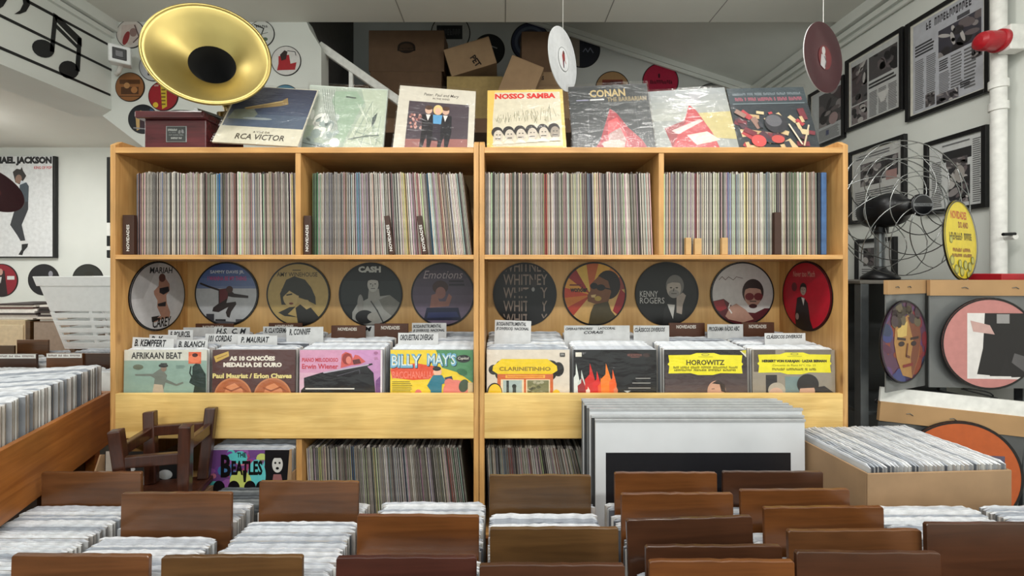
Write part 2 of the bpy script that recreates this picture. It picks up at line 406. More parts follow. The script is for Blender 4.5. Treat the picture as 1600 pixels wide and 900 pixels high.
# ================================================================ THE TWO SHELF UNITS
YF, YK = 1.595, 1.96
ZT, ZM, ZBF = 1.9865, 1.5845, 1.065
T_ = .019
def shelf_unit(name, label, X0, X1, XU, zs=.533):
    ctr = (X0 + X1) / 2
    e = empty(name, label, 'shelf', (ctr, YF, 0), group='pine record shelf units')
    def part(n, x0, x1, y0, y1, z0, z1, mat, bev=.0015):
        c = Vector(((x0 + x1) / 2, (y0 + y1) / 2, (z0 + z1) / 2))
        ob = BX(x0 - c.x, x1 - c.x, y0 - c.y, y1 - c.y, z0 - c.z, z1 - c.z).build(n, mat, e, bev)
        ob.location = c - Vector(e.location); return ob
    for x0 in (X0, X1 - T_):
        z1 = 2.015
        mb = MB(); c = Vector((x0 + T_ / 2, YF + .19, 1.0))
        mb.prism([(YF - c.y, -1.0), (YK + .01 - c.y, -1.0), (YK + .01 - c.y, z1 - 1.0), (YF + .03 - c.y, z1 - 1.0), (YF - c.y, z1 - 1.02)], -T_ / 2, T_ / 2)
        ob = mb.build('side_panel', M['pine_v'], e, .0015); ob.rotation_euler = (0, 0, R(90))
        # prism lies in XZ: turn it so that its X runs along Y
        ob.location = c - Vector(e.location)
    xi0, xi1 = X0 + T_, X1 - T_
    part('back_panel', xi0, xi1, YK, YK + .008, .03, ZT, M['pine_back'])
    part('top_board', xi0, xi1, YF, YK, ZT - .0215, ZT, M['pine_h'])
    part('middle_board', xi0, xi1, YF, YK, ZM - .017, ZM, M['pine_h'])
    part('bin_front', xi0, xi1, YF, YF + .017, .898, ZBF, M['pine_pale'])
    mb = MB(); ya, yb = YF + .017, YK; w2 = (xi1 - xi0) / 2
    mb.add([(-w2, ya - YF, .89), (w2, ya - YF, .89), (w2, yb - YF, .89), (-w2, yb - YF, .89), (-w2, ya - YF, .905), (w2, ya - YF, .905), (w2, yb - YF, .933), (-w2, yb - YF, .933)],
           [(0, 3, 2, 1), (4, 5, 6, 7), (0, 1, 5, 4), (1, 2, 6, 5), (2, 3, 7, 6), (3, 0, 4, 7)])
    mb.build('bin_floor', M['pine_h'], e)
    part('lower_board', xi0, xi1, YF + .01, YK, zs - .018, zs, M['pine_h'])
    part('plinth_board', xi0, xi1, YF + .03, YK, .04, .058, M['pine_h'])
    part('upright', XU, XU + .02, YF + .002, YK, ZM, ZT - .0215, M['pine_v'])
    u = -.777 if X0 < -1 else XU
    part('upright', u, u + .022, YF + .012, YK, zs, .89, M['pine_v'])
    return e
LX0, LX1, RX0, RX1 = -1.466, -.0885, -.0865, 1.292
shelf_unit('record_shelf', 'tall pine record shelf on the left, with the gramophone on top', LX0, LX1, -.775)
shelf_unit('record_shelf', 'tall pine record shelf on the right, behind the large white print', RX0, RX1, .585)
# ---------------------------------------------------------------- spines
PAL = [((206, 200, 188), 'cream', 9), ((186, 180, 170), 'beige grey', 8), ((160, 156, 150), 'grey', 7), ((222, 218, 208), 'off-white', 8), ((140, 130, 122), 'taupe', 6),
       ((196, 182, 160), 'tan', 5), ((112, 108, 106), 'dark grey', 4), ((60, 56, 56), 'blackish', 3), ((150, 120, 116), 'dusty pink', 2), ((122, 134, 144), 'slate blue', 2),
       ((150, 150, 146), 'stone grey', 2), ((128, 84, 74), 'brick red', 1), ((96, 112, 90), 'green', 1), ((206, 196, 140), 'pale yellow', 1)]
BAG = [p for p in PAL for _ in range(p[2])]
def spine_mat(c): return plain(c, .6, var=.16, scale=26, name='record_cover_board')
def record_mesh(t, col, inner):
    a, dp, H, D = t * random.uniform(.22, .4), random.uniform(.003, .012), .314, .312
    b = t - t * random.uniform(.18, .35)
    prof = [(0, 0), (a, 0), (a, dp), (b, dp), (b, 0), (t, 0), (t, D), (0, D)]
    n = len(prof); mb = MB(); q_ = random.uniform(-.004, .004); dz = [q_ + random.uniform(-.003, .002) for _ in prof]
    dz[2] = dz[3] = random.uniform(-.002, .007)
    vs = [Vector((x - t / 2, y, 0)) for x, y in prof] + [Vector((x - t / 2, y, H + dz[i])) for i, (x, y) in enumerate(prof)]
    mi = [0, 1, 1, 1, 2, 0, 0, 0]
    for i in range(n): mb.add([vs[i], vs[(i + 1) % n], vs[(i + 1) % n + n], vs[i + n]], [(0, 1, 2, 3)], mi[i])
    mb.add(vs[n:], [(0, 1, 2, 7), (2, 3, 6, 7), (3, 4, 5, 6)], 1)
    c2 = tuple(min(255, v * random.uniform(.86, 1.12)) for v in col)
    c2 = tuple(round(v / 8) * 8 for v in c2)
    return mb.mesh('record_album', [spine_mat(col), spine_mat(inner), spine_mat(c2)])
INN = [(112, 106, 102), (196, 190, 180), (138, 131, 124), (216, 210, 202), (64, 60, 58), (166, 158, 150), (182, 174, 164)]
def fill_spines(x0, x1, z, n, lean0, lean1, where, group, forced={}, Y=1.635, dark=1.0):
    w = [random.uniform(.55, 1.35) for _ in range(n)]; tot = sum(w); HH = .322
    W_ = x1 - x0 - HH * (math.sin(R(lean1)) - math.sin(R(lean0)))
    x = x0
    for i in range(n):
        t = w[i] / tot * W_
        col, nm, _ = random.choice(BAG)
        if i in forced: col, nm = forced[i]
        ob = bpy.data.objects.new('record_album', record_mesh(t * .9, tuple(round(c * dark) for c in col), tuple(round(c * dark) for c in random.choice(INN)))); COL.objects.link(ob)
        ln = lean0 + (lean1 - lean0) * (i / (n - 1)) ** 1.5
        if i: x += HH * (math.sin(R(ln)) - math.sin(R(lnp)))
        lnp = ln
        ob.location = (x + t / 2, Y + random.uniform(-.003, .006), z + .0008 + t / 2 * math.sin(R(ln))); ob.rotation_euler = (0, R(-ln), 0)
        tag(ob, '%s record, %s from the left %s' % (nm, ordn(i + 1), where), 'record', group)
        x += t
BLUE = ((40, 104, 160), 'bright blue')
fill_spines(-1.405, -.785, ZM, 62, 0, 1, 'in the shelf compartment below the gramophone', 'records in the compartment below the gramophone', {33: BLUE, 32: BLUE, 0: ((98, 108, 120), 'slate blue'), 29: ((92, 108, 88), 'green')})
fill_spines(-.730, -.118, ZM, 60, 0, 6.5, 'in the shelf compartment below the green cover', 'records in the compartment below the pale green cover',
            {0: ((70, 104, 66), 'green'), 1: ((84, 112, 80), 'green'), 17: ((112, 136, 170), 'light blue'), 18: ((112, 136, 170), 'light blue'), 36: ((226, 206, 130), 'yellow'), 42: ((190, 110, 116), 'pink'), 46: ((60, 100, 130), 'blue')})
fill_spines(-.066, .578, ZM, 62, 0, 2.2, 'in the shelf compartment below the six-heads cover', 'records in the compartment below the samba cover', {20: ((140, 70, 62), 'brick red'), 40: ((70, 66, 90), 'dark violet')})
fill_spines(.612, 1.205, ZM, 58, 0, .5, 'in the shelf compartment below the card-table cover', 'records in the compartment at the right end', {26: ((112, 124, 160), 'lilac blue'), 13: ((150, 84, 84), 'brick red')})
# the two wide dark box sets at the right end
for x, t, c, nm in ((1.2135, .011, (34, 36, 44), 'black'), (1.2315, .020, (70, 104, 150), 'blue')):
    mb = MB().box(-t / 2, t / 2, 0, .312, 0, .316)
    ob = mb.build('record_box_set', spine_mat(c), None, .003, loc=(x, 1.633, ZM + .001))
    tag(ob, 'thick %s boxed record set at the right end of the upper shelf' % nm, 'box set', 'boxed sets at the right end of the upper shelf')
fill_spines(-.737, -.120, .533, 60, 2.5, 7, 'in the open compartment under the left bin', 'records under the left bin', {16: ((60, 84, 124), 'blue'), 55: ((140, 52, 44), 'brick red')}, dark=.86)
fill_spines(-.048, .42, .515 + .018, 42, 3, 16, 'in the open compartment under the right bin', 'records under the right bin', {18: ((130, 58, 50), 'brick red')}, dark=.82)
# brown section markers standing among the spines, lettered NOVIDADES
def marker(px, ztop, t, lean, label, letters=True, mat=None, Y=1.612, name='section_marker', x=None):
    X = wx(px, Y) if x is None else x
    m_ = mat or plain((62, 36, 24), .45, name='dark_stained_board'); H = ztop - ZM
    ob = MB().box(-t / 2, t / 2, 0, .016, 0, H).build(name, m_, None, .0015, loc=(X, Y, ZM + .001 + t / 2 * math.sin(R(lean))), rot=(0, R(-lean), 0))
    tag(ob, label, 'divider', 'upright brown section markers' if letters else 'small blocks among the spines')
    if letters:
        A = Art(0, 0, .001); A.text('NOVIDADES', -50, -6, 50, 5, (225, 222, 216), .02, rot=-90)
        d = A.build('lettering', ob, -.0006); d.location = (0, 0, H * .42)
    return ob
marker(200, 1.735, .043, 0, 'brown NOVIDADES section marker at the left end below the gramophone', Y=1.615)
marker(475, 1.732, .027, 0, 'brown NOVIDADES section marker beside the green record, right of the upright', x=-.7375)
marker(612, 1.732, .019, 8, 'leaning brown NOVIDADES marker in the middle of the second compartment')
marker(664, 1.732, .019, 9, 'leaning brown NOVIDADES marker beside the pink spine in the second compartment')
marker(1216, 1.745, .026, 0, 'plain dark brown section marker near the blue box set', letters=False)
for px, t, h in ((1076, .021, .064), (1091, .026, .062), (1133, .023, .064)):
    marker(px, ZM + h, t, 0, 'small bare wood block among the spines, %s' % {1076: 'nearest the middle upright of the right shelf', 1091: 'second of three from the right shelf upright', 1133: 'farthest of three from the right shelf upright'}[px], False, plain((198, 160, 108), .6, name='bare_wood'), name='wood_block')
# ================================================================ RECORDS IN CLEAR SLEEVES (one per object, meshes shared)
FACES = [(214, 214, 212), (196, 198, 200), (176, 178, 182), (226, 226, 224), (140, 144, 150), (206, 200, 192), (104, 108, 116), (188, 182, 178)]
LIP = [plain(c, .22, var=.12, scale=34, coat=.3, name='folded_plastic') for c in ((222, 226, 232), (204, 208, 216), (172, 178, 188), (232, 234, 238))]
def sleeve_mesh(seed, w=.317, h=.315, t=.0045, lip=.005, nz=.0011):
    rg = random.Random(seed); n = 22; mb = MB(); rows = []
    ph = [rg.uniform(0, 6.28) for _ in range(4)]; fr = [rg.uniform(8, 50) for _ in range(4)]
    for i in range(n + 1):
        x = -w / 2 + w * i / n
        a = sum(math.sin(fr[k] * x * (1 + k) + ph[k]) for k in range(4)) / 4
        b = sum(math.sin(fr[k] * x * (2 + k) + ph[3 - k]) for k in range(4)) / 4
        zt = h + lip * (.5 + .5 * b) - (.006 if i in (0, n) else 0)
        rows.append([(x, -t / 2, 0), (x, -t / 2 + nz * a * .3, h - .004), (x, -t * .3 + nz * a, zt), (x, t * .3 + nz * a, zt - .001), (x, t / 2 + nz * a * .3, h - .004), (x, t / 2, 0)])
    vs = [v for r in rows for v in r]; k = 6
    for i in range(n):
        for j in range(k):
            mb.add([vs[i * k + j], vs[(i + 1) * k + j], vs[(i + 1) * k + (j + 1) % k], vs[i * k + (j + 1) % k]], [(0, 1, 2, 3)], 0 if j in (0, 4, 5) else 1, j in (1, 2, 3))
    mb.add(rows[0], [tuple(range(k))], 2); mb.add(rows[-1], [tuple(range(k))[::-1]], 2)
    return mb
SIDE = plain((138, 138, 138), .35, var=.18, scale=18, coat=.3, name='sleeve_edge')
SLV = []
for sd in range(8):
    base = sleeve_mesh(sd)
    for q in range(3):
        SLV.append(base.mesh('clear_sleeved_record', [plain(random.choice(FACES), .35, var=.1, scale=12, coat=.3, name='sleeved_cover'), random.choice(LIP), SIDE]))
def sleeve(name, label, group, loc, rot, mesh=None, cat='record'):
    o = bpy.data.objects.new(name, mesh or random.choice(SLV)); COL.objects.link(o); o.location = loc; o.rotation_euler = rot
    return tag(o, label, cat, group)
def wavy_film(w, h, y, bottom=0, seed=0, amp=.0012, depth=.007):
    rg = random.Random(seed); n = 14; mb = MB(); vs = []
    ph = [rg.uniform(0, 6) for _ in range(6)]
    for j in range(n + 1):
        for i in range(n + 1):
            x = -w / 2 + w * i / n; z = bottom + h * j / n; e = 0 if i in (0, n) or j in (0, n) else 1
            vs.append((x, y - e * amp * (1 + math.sin(9 * x / w + 7 * z / h + ph[0]) + math.sin(16 * x / w - 11 * z / h + ph[1])), z))
    mb.add(vs, [(j * (n + 1) + i, j * (n + 1) + i + 1, (j + 1) * (n + 1) + i + 1, (j + 1) * (n + 1) + i) for j in range(n) for i in range(n)], 0, True)
    rim = [0, n, (n + 1) * (n + 1) - 1, n * (n + 1)]
    back = [(vs[i][0], y + depth, vs[i][2]) for i in rim]
    mb.add([vs[i] for i in rim] + back, [(0, 4, 5, 1), (1, 5, 6, 2), (2, 6, 7, 3), (3, 7, 4, 0)])
    return mb
def cover(label, loc, rot, art, w=.315, h=.315, filmed=True, seed=0, edge=(206, 204, 198), group=None, t=.005, name='record_cover', cat='record cover', film_pad=.006):
    o = MB().box(-w / 2, w / 2, 0, t, 0, h).build(name, plain(edge, .5, name='cover_board'), None, .0008, loc=loc, rot=rot)
    tag(o, label, cat, group)
    if art:
        d = art.build('printed_front', o, -.0006)
        k = art.layers * art.eps
    else: k = 0
    if filmed: wavy_film(w + film_pad, h + film_pad, -.0022 - k, -film_pad * .4 if False else 0, seed, depth=t + .004 + k).build('clear_sleeve', M['film'], o)
    return o
BINX = [(190, 321), (328, 461), (466, 597), (610, 738), (759, 892), (895, 1029), (1038, 1172), (1176, 1309)]
BINN = ['teal cover in the left end bin', 'brown two-medal cover', 'pink piano cover', 'yellow cartoon cover', 'cream taxi-shaped cover', 'black cover with flames', 'black cover with a yellow plate', 'grey cover with a yellow plate at the right end']
def floor_z(Y): return .905 + (Y - 1.61) * .028 / .35
def bin_art(ci, zx, zy, unit=None):
    u = unit or (BINX[ci][1] - BINX[ci][0]) * 4
    return Art(zx + u / 2, zy + u, .315 / u, sq(zx, zy, zx + u, zy + u))
def put_bin(ci, A, label, seed, edge=(206, 204, 198)):
    xa, xb = BINX[ci]
    return cover(label, (wx((xa + xb) / 2, 1.617), 1.6215, .9080), (R(-1.2), 0, 0), A, seed=seed, edge=edge, film_pad=.003)
# 1 teal AFRIKAAN BEAT
A = bin_art(0, 65, 585); A.rect(60, 580, 600, 1120, (150, 176, 164)); A.rect(60, 580, 600, 652, (214, 212, 200))
A.text('AFRIKAAN BEAT', 110, 600, 430, 641, (44, 42, 42), .03); A.rect(473, 598, 553, 672, (226, 104, 66)); A.ell(512, 640, 40, 26, (240, 130, 90)); A.ell(514, 618, 18, 12, (70, 24, 20))
A.ell(155, 693, 33, 17, (112, 118, 100)); A.poly([(135, 738), (250, 735), (300, 700), (340, 745), (335, 770), (400, 800), (440, 785), (445, 795), (400, 812), (330, 790), (310, 860), (250, 860), (262, 765), (235, 750), (140, 748)], (124, 130, 122))
A.poly([(258, 800), (312, 805), (330, 900), (240, 900)], (196, 180, 160)); A.ell(318, 700, 18, 22, (150, 128, 112)); A.ell(315, 684, 30, 12, (62, 64, 62)); A.rect(298, 668, 338, 686, (70, 72, 70), True)
A.poly([(500, 690), (520, 670), (545, 672), (560, 700), (585, 740), (588, 870), (505, 870), (515, 810), (480, 790), (500, 740)], (40, 56, 52)); A.stroke([(490, 690), (484, 730), (500, 760)], 8, (40, 56, 52)); A.lines(396, 682, 455, 705, 3, (110, 130, 124), .35)
put_bin(0, A, 'teal record cover reading AFRIKAAN BEAT at the left end of the bins', 1)
# 2 brown AS 10 CANCOES
A = bin_art(1, 634, 588); A.rect(630, 580, 1175, 1130, (84, 52, 50)); A.poly([(642, 630), (735, 596), (740, 628), (655, 668)], (206, 170, 86)); A.stroke([(662, 644), (726, 618)], 5, (150, 110, 50))
A.text('AS 10 CANÇÕES', 742, 622, 1036, 663, (236, 228, 214), .06); A.text('MEDALHA DE OURO', 704, 668, 1080, 698, (236, 228, 214), .06); A.text('Paul Mauriat / Erlon Chaves', 636, 738, 1144, 770, (230, 214, 140), .045)
for cx in (768, 1023):
    A.ell(cx, 886, 122, 120, (196, 128, 86)); A.ell(cx, 886, 112, 110, (176, 100, 60))
    A.poly([(cx - 70, 900), (cx - 40, 820), (cx + 10, 800), (cx + 60, 840), (cx + 80, 900)], (214, 140, 96)); A.stroke([(cx - 60, 830), (cx - 10, 850), (cx + 50, 826), (cx + 84, 850)], 10, (150, 80, 46)); A.stroke([(cx - 90, 870), (cx - 20, 886), (cx + 90, 876)], 10, (226, 160, 116))
put_bin(1, A, 'brown record cover with two copper medals', 2, (90, 60, 58))
# 3 pink piano
A = bin_art(2, 62, 576); A.vgrad(60, 576, 600, 1110, (206, 150, 196), (150, 110, 160)); A.rect(60, 576, 330, 720, (214, 156, 186)); A.vgrad(60, 720, 330, 900, (222, 176, 196), (214, 190, 206), 5)
A.text('PIANO MELODIOSO', 76, 626, 306, 652, (196, 62, 78), .035); A.text('Erwin Wiener', 76, 664, 306, 696, (196, 62, 78), .03)
A.poly([(322, 690), (328, 605), (352, 588), (388, 600), (400, 630), (412, 606), (436, 612), (480, 650), (440, 668), (392, 672)], (208, 90, 84)); A.ell(362, 632, 30, 36, (150, 50, 46)); A.ell(372, 640, 17, 24, (222, 130, 116)); A.poly([(396, 640), (440, 632), (452, 660), (404, 668)], (96, 36, 40))
A.poly([(90, 752), (210, 716), (520, 660), (526, 668), (490, 680), (530, 720), (545, 870), (540, 1100), (70, 1100), (72, 830), (92, 810)], (26, 24, 28)); A.poly([(210, 716), (500, 664), (500, 672), (215, 724)], (190, 180, 196)); A.stroke([(300, 740), (440, 700), (444, 724)], 4, (90, 86, 96)); A.rect(100, 816, 410, 824, (226, 220, 214)); A.rect(80, 852, 412, 862, (206, 196, 190))
A.poly([(545, 770), (585, 730), (600, 870), (600, 1100), (545, 1100)], (120, 76, 130)); A.rect(575, 576, 600, 1110, (226, 216, 220)); A.ell(545, 594, 14, 9, (170, 110, 150)); A.lines(534, 622, 560, 640, 2, (180, 120, 150), .4)
put_bin(2, A, 'pink record cover with a black grand piano', 3)
# 4 yellow cartoon
A = bin_art(3, 640, 580); A.rect(636, 576, 1160, 1100, (238, 206, 54)); A.poly([(920, 576), (1160, 576), (1160, 790), (1060, 720), (960, 690)], (84, 140, 96)); A.poly([(640, 700), (700, 672), (800, 662), (910, 680), (935, 710), (880, 760), (780, 766), (650, 752)], (226, 84, 52))
A.text("BACCHANALIA!", 652, 712, 905, 756, (238, 130, 110), .01); 
for dx, c in ((4, (30, 40, 60)), (0, (120, 176, 206))):
    A.text('BILLY', 640 + dx, 604 + dx, 830 + dx, 690 + dx, c, .05); A.text("MAY'S", 866 + dx, 598 + dx, 1050 + dx, 680 + dx, c, .05)
A.text('BILLY', 650, 616, 822, 676, (226, 232, 226), .0); A.text("MAY'S", 874, 610, 1040, 668, (226, 232, 226), .0)
A.ell(1092, 634, 44, 24, (40, 40, 42)); A.text('Capitol', 1058, 622, 1126, 644, (226, 222, 210), .01, .2)
A.lines(652, 774, 780, 852, 7, (120, 110, 40), .3); A.ell(932, 715, 26, 26, (240, 190, 160)); A.ell(928, 695, 26, 14, (40, 36, 40)); A.poly([(905, 735), (960, 735), (990, 780), (960, 790), (945, 1100), (880, 1100), (890, 830), (868, 800)], (50, 120, 140)); A.poly([(975, 750), (1020, 740), (1030, 770), (990, 784)], (50, 56, 84))
A.ell(1045, 830, 78, 66, (228, 130, 116)); A.ell(1005, 780, 30, 24, (228, 130, 116)); A.ell(814, 850, 22, 28, (226, 120, 110)); A.ell(1095, 800, 30, 40, (70, 84, 64), 20); A.ell(1085, 716, 34, 20, (60, 110, 76), 20); A.rect(1120, 780, 1160, 1100, (220, 196, 150))
put_bin(3, A, 'bright yellow cartoon record cover with green and red patches', 4)
# 5 cream CLARINETINHO
A = bin_art(4, 30, 588); A.rect(20, 580, 570, 1130, (222, 210, 194)); 
for cx, cy, rx, ry in ((75, 715, 34, 32), (490, 712, 36, 46), (130, 745, 46, 40), (430, 745, 46, 40), (130, 680, 40, 26), (440, 680, 40, 26)): A.ell(cx, cy, rx, ry, (36, 32, 30))
A.poly([(100, 668), (125, 646), (420, 646), (450, 668), (480, 690), (484, 720), (450, 742), (100, 742), (66, 720), (70, 692)], (238, 204, 34)); A.poly([(98, 742), (456, 742), (456, 1000), (98, 1000)], (206, 104, 54)); A.rect(150, 748, 404, 768, (240, 176, 70)); A.rect(160, 752, 394, 764, (226, 140, 50))
A.text('CLARINETINHO', 110, 696, 440, 722, (150, 120, 30), .03); A.rect(120, 776, 268, 1000, (236, 214, 178)); A.rect(134, 782, 256, 1000, (170, 184, 180)); A.rect(156, 784, 172, 1000, (50, 54, 50)); A.ell(206, 820, 14, 14, (50, 54, 50)); A.rect(196, 826, 218, 1000, (50, 54, 50))
A.rect(282, 776, 436, 1000, (236, 214, 178)); A.rect(290, 782, 428, 1000, (124, 122, 84))
for i in range(14): A.ell(random.uniform(300, 420), random.uniform(790, 870), 14, 9, random.choice([(150, 146, 110), (90, 90, 60), (176, 170, 140)]), new=i == 0)
A.ell(80, 864, 50, 66, (36, 32, 30)); A.ell(82, 866, 44, 60, (236, 196, 40)); A.ell(476, 880, 28, 40, (236, 196, 40)); A.rect(500, 606, 532, 630, (40, 38, 38)); A.lines(504, 612, 528, 626, 2, (200, 196, 190), .4)
put_bin(4, A, 'cream record cover with a yellow and orange taxi shape', 5)
# 6 black with flames
A = bin_art(5, 588, 590); A.rect(580, 580, 1130, 1130, (22, 20, 22)); A.rect(600, 606, 640, 634, (228, 222, 206)); 
def flame(x, b, w, h, c): A.poly([(x - w / 2, b), (x - w * .55, b - h * .45), (x - w * .1, b - h * .62), (x - w * .05, b - h), (x + w * .3, b - h * .6), (x + w * .5, b - h * .35), (x + w * .45, b)], c)
for x, w, h, c in ((605, 44, 190, (222, 226, 220)), (640, 46, 146, (206, 214, 206)), (640, 50, 100, (150, 40, 44)), (696, 66, 190, (206, 44, 38)), (740, 50, 140, (216, 40, 36)), (764, 36, 100, (236, 90, 40)), (800, 70, 190, (240, 130, 40)), (842, 46, 150, (238, 100, 44)), (860, 26, 50, (226, 130, 90)), (680, 26, 40, (236, 220, 200))): flame(x, 866, w, h, c)
A.rect(590, 866, 880, 1000, (206, 60, 40)); A.ell(975, 622, 44, 12, (60, 34, 32)); A.text('RCA VICTOR', 938, 616, 1030, 630, (150, 96, 84), .01); A.ell(1058, 624, 24, 14, (60, 40, 36)); A.lines(958, 634, 1016, 642, 1, (130, 80, 70), .5)
for y, x in ((770, 988), (800, 966), (832, 940)): A.lines(x, y, 1084, y + 8, 1, (160, 156, 152), .7, 0)
A.poly([(910, 852), (956, 852), (934, 866)], (200, 200, 196))
put_bin(5, A, 'black record cover with red and orange flames', 6, (40, 38, 38))
# yellow plate used on the next two
def plate(x0, y0, x1, y1):
    w = x1 - x0; h = y1 - y0; A.L()
    A.poly([(x0, y0 + 6), (x0 + w * .3, y0 + 4), (x0 + w * .38, y0 - 8), (x0 + w * .62, y0 - 8), (x0 + w * .7, y0 + 4), (x1, y0 + 6), (x1 - 6, y0 + h * .4), (x1 + 4, y0 + h * .5), (x1 - 6, y0 + h * .6), (x1, y1 - 4), (x0 + w * .7, y1 - 6), (x0 + w * .6, y1 + 6), (x0 + w * .4, y1 + 6), (x0 + w * .3, y1 - 6), (x0, y1 - 4), (x0 + 6, y0 + h * .6), (x0 - 6, y0 + h * .5), (x0 + 6, y0 + h * .4)], (238, 226, 40), False)
    A.ell((x0 + x1) / 2, y0 + 2, w * .055, 9, (170, 160, 40)); A.ell((x0 + x1) / 2, y0 + 2, w * .04, 6, (214, 204, 60)); A.lines(x0 + w * .4, y0 + 16, x0 + w * .6, y0 + 22, 1, (150, 140, 40), .4, 0)
A = bin_art(6, 76, 584); A.vgrad(70, 580, 610, 1120, (34, 30, 32), (150, 120, 116), 14); plate(100, 612, 580, 740)
A.text('HOROWITZ', 216, 648, 464, 682, (70, 60, 20), .03); A.marks(130, 690, 548, 704, (4, 6, 6, 7, 10, 6), (120, 110, 20), 2); A.marks(136, 708, 536, 721, (11, 8, 8, 8), (120, 110, 20), 3)
A.ell(410, 850, 60, 68, (206, 160, 136)); A.poly([(380, 800), (420, 776), (462, 806), (470, 860), (440, 850), (430, 806)], (60, 48, 44)); A.stroke([(378, 836), (396, 834)], 4, (90, 60, 50)); A.poly([(562, 590), (604, 584), (604, 632)], (220, 214, 190)); A.poly([(570, 590), (604, 584), (600, 612)], (206, 196, 40))
put_bin(6, A, 'black record cover with a yellow plate, second from the right in the bins', 7, (40, 38, 38))
A = bin_art(7, 630, 580); A.rect(620, 576, 1170, 1120, (150, 140, 126)); A.rect(640, 580, 780, 720, (90, 80, 70)); A.rect(840, 580, 1140, 720, (120, 112, 102)); A.rect(716, 740, 788, 900, (40, 38, 40)); A.rect(840, 750, 1040, 850, (120, 140, 140)); plate(668, 604, 1136, 730)
A.text('HERBERT VON KARAJAN · LAZAR BERMAN', 692, 642, 1108, 664, (50, 44, 14), .07); A.text('Concerto de Piano Nº1, Op. 23', 760, 672, 1036, 688, (120, 110, 20)); A.marks(756, 696, 1040, 711, (9, 12, 2, 5), (120, 110, 20), 5)
A.ell(785, 838, 56, 50, (176, 166, 150)); A.ell(780, 880, 52, 60, (206, 170, 150)); A.ell(985, 800, 70, 66, (40, 34, 34)); A.ell(980, 850, 50, 60, (206, 164, 140)); A.poly([(920, 790), (1050, 790), (1040, 820), (930, 826)], (40, 34, 34)); A.poly([(1030, 820), (1090, 810), (1160, 860), (1160, 1000), (1020, 1000)], (44, 40, 42))
put_bin(7, A, 'grey record cover with a yellow plate at the right end of the bins', 8, (120, 110, 100))
# ---------------------------------------------------------------- handwritten white cards and NOVIDADES blocks in the bins
OCC = []
def label_card(px0, py0, px1, py1, Y, lines, label, tilt=0, h=None):
    w = (px1 - px0) * Y / FPX; hh = (py1 - py0) * Y / FPX
    zc = wz(py1, Y); base = floor_z(Y) + .004
    o = MB().box(-w / 2, w / 2, 0, .0015, 0, wz(py0, Y) - base).build('label_card', plain((206, 207, 208), .5, name='white_card'), None, 0, loc=(wx((px0 + px1) / 2, Y), Y, base + w / 2 * abs(math.sin(R(tilt)))), rot=(R(-1.5), R(tilt), 0))
    OCC.append((o.location.x - w / 2, o.location.x + w / 2, Y, Y + .0015))
    tag(o, label, 'label card', 'handwritten cards in the record bins')
    A = Art(0, 0, Y / FPX)
    top = -(wz(py0, Y) - base) / (Y / FPX); n = len(lines)
    W2 = (px1 - px0) / 2
    for i, (t, a, b) in enumerate(lines):
        y0 = top + (py1 - py0) * (.14 + i * .84 / n); y1 = y0 + (py1 - py0) * .62 / n
        if 'Q' in t:
            q = -W2 + 2 * W2 * (a + (b - a) * (t.index('Q') + .72) / len(t)); A.stroke([(q - .6, y1 - 2.2), (q + 1.2, y1 + .6)], .7, (24, 24, 30)); t = t.replace('Q', 'O')
        A.text(t, -W2 + 2 * W2 * a, y0, -W2 + 2 * W2 * b, y1, (24, 24, 30), .03, .28, rot=-1)
    A.build('handwriting', o, -.0004)
label_card(198, 530, 263, 548, 1.641, [('B. KEMPFERT', .05, .82)], 'handwritten white card at the far left, above the AFRIKAAN BEAT lettering', 2.5)
label_card(271, 532, 320, 547, 1.656, [('B. BLANCH', .06, .92)], 'handwritten white card above the orange label of the teal cover', 1)
label_card(228, 524, 272, 540, 1.688, [('B. K', .06, .5)], 'white card mostly hidden behind the far left handwritten card', 1)
label_card(260, 516, 299, 531, 1.735, [('F. POURCEL', .08, .9)], 'small handwritten white card below the white disc on the side panel')
label_card(284, 512, 345, 524, 1.835, [('', 0, 0)][:0], 'blank white card below the leaping man disc')
label_card(330, 512, 386, 526, 1.80, [('H.S.  C. M', .06, .9)], 'half-covered handwritten card at the back, below the leaping man disc', 1)
label_card(317, 523, 417, 539, 1.72, [('101 CORDAS', .05, .42)], 'long handwritten card starting with 101, above the brown medal cover', .6)
label_card(368, 525, 430, 540, 1.704, [('P. MAURIAT', .08, .8)], 'handwritten card in front of the long 101 card', .6)
label_card(408, 511, 462, 524, 1.815, [('R. CLAYDERMAN', .05, .8)], 'handwritten card below the left half of the tan disc', .5)
label_card(448, 512, 506, 528, 1.75, [('R. CONNIFF', .08, .66)], 'handwritten card below the right edge of the tan disc, in front', -1)
label_card(560, 509, 585, 521, 1.85, [('', 0, 0)][:0] + [('M', .3, .8)], 'small white card between two brown NOVIDADES blocks')
label_card(643, 505, 697, 522, 1.80, [('BOSSA/INSTRUMENTAL', .03, .85), ('(E DIVERSOS)  NACIONAL', .03, .95)], 'two-line white card below the violet disc at the left shelf')
label_card(620, 521, 683, 536, 1.688, [('ORQUESTRAS DIVERSAS', .05, .88)], 'white card reading ORQUESTRAS DIVERSAS above the yellow cartoon cover', .5)
label_card(768, 502, 825, 521, 1.72, [('BOSSA/INSTRUMENTAL', .04, .86), ('(E DIVERSOS)  NACIONAL', .04, .94)], 'two-line white card below the black lettered disc', 2)
label_card(882, 509, 985, 524, 1.765, [('ÓPERAS/TENORES/      LAT/CORAL', .02, .78), ('CORAIS', .3, .6)], 'long white card below the sunburst disc')
label_card(991, 509, 1047, 522, 1.765, [('CLÁSSICOS DIVERSOS', .03, .88)], 'white card reading CLÁSSICOS DIVERSOS below the black portrait disc')
label_card(1107, 507, 1163, 521, 1.80, [('PROGRAMA RÁDIO ABC', .03, .9)], 'handwritten card between two brown dividers, left of the red disc')
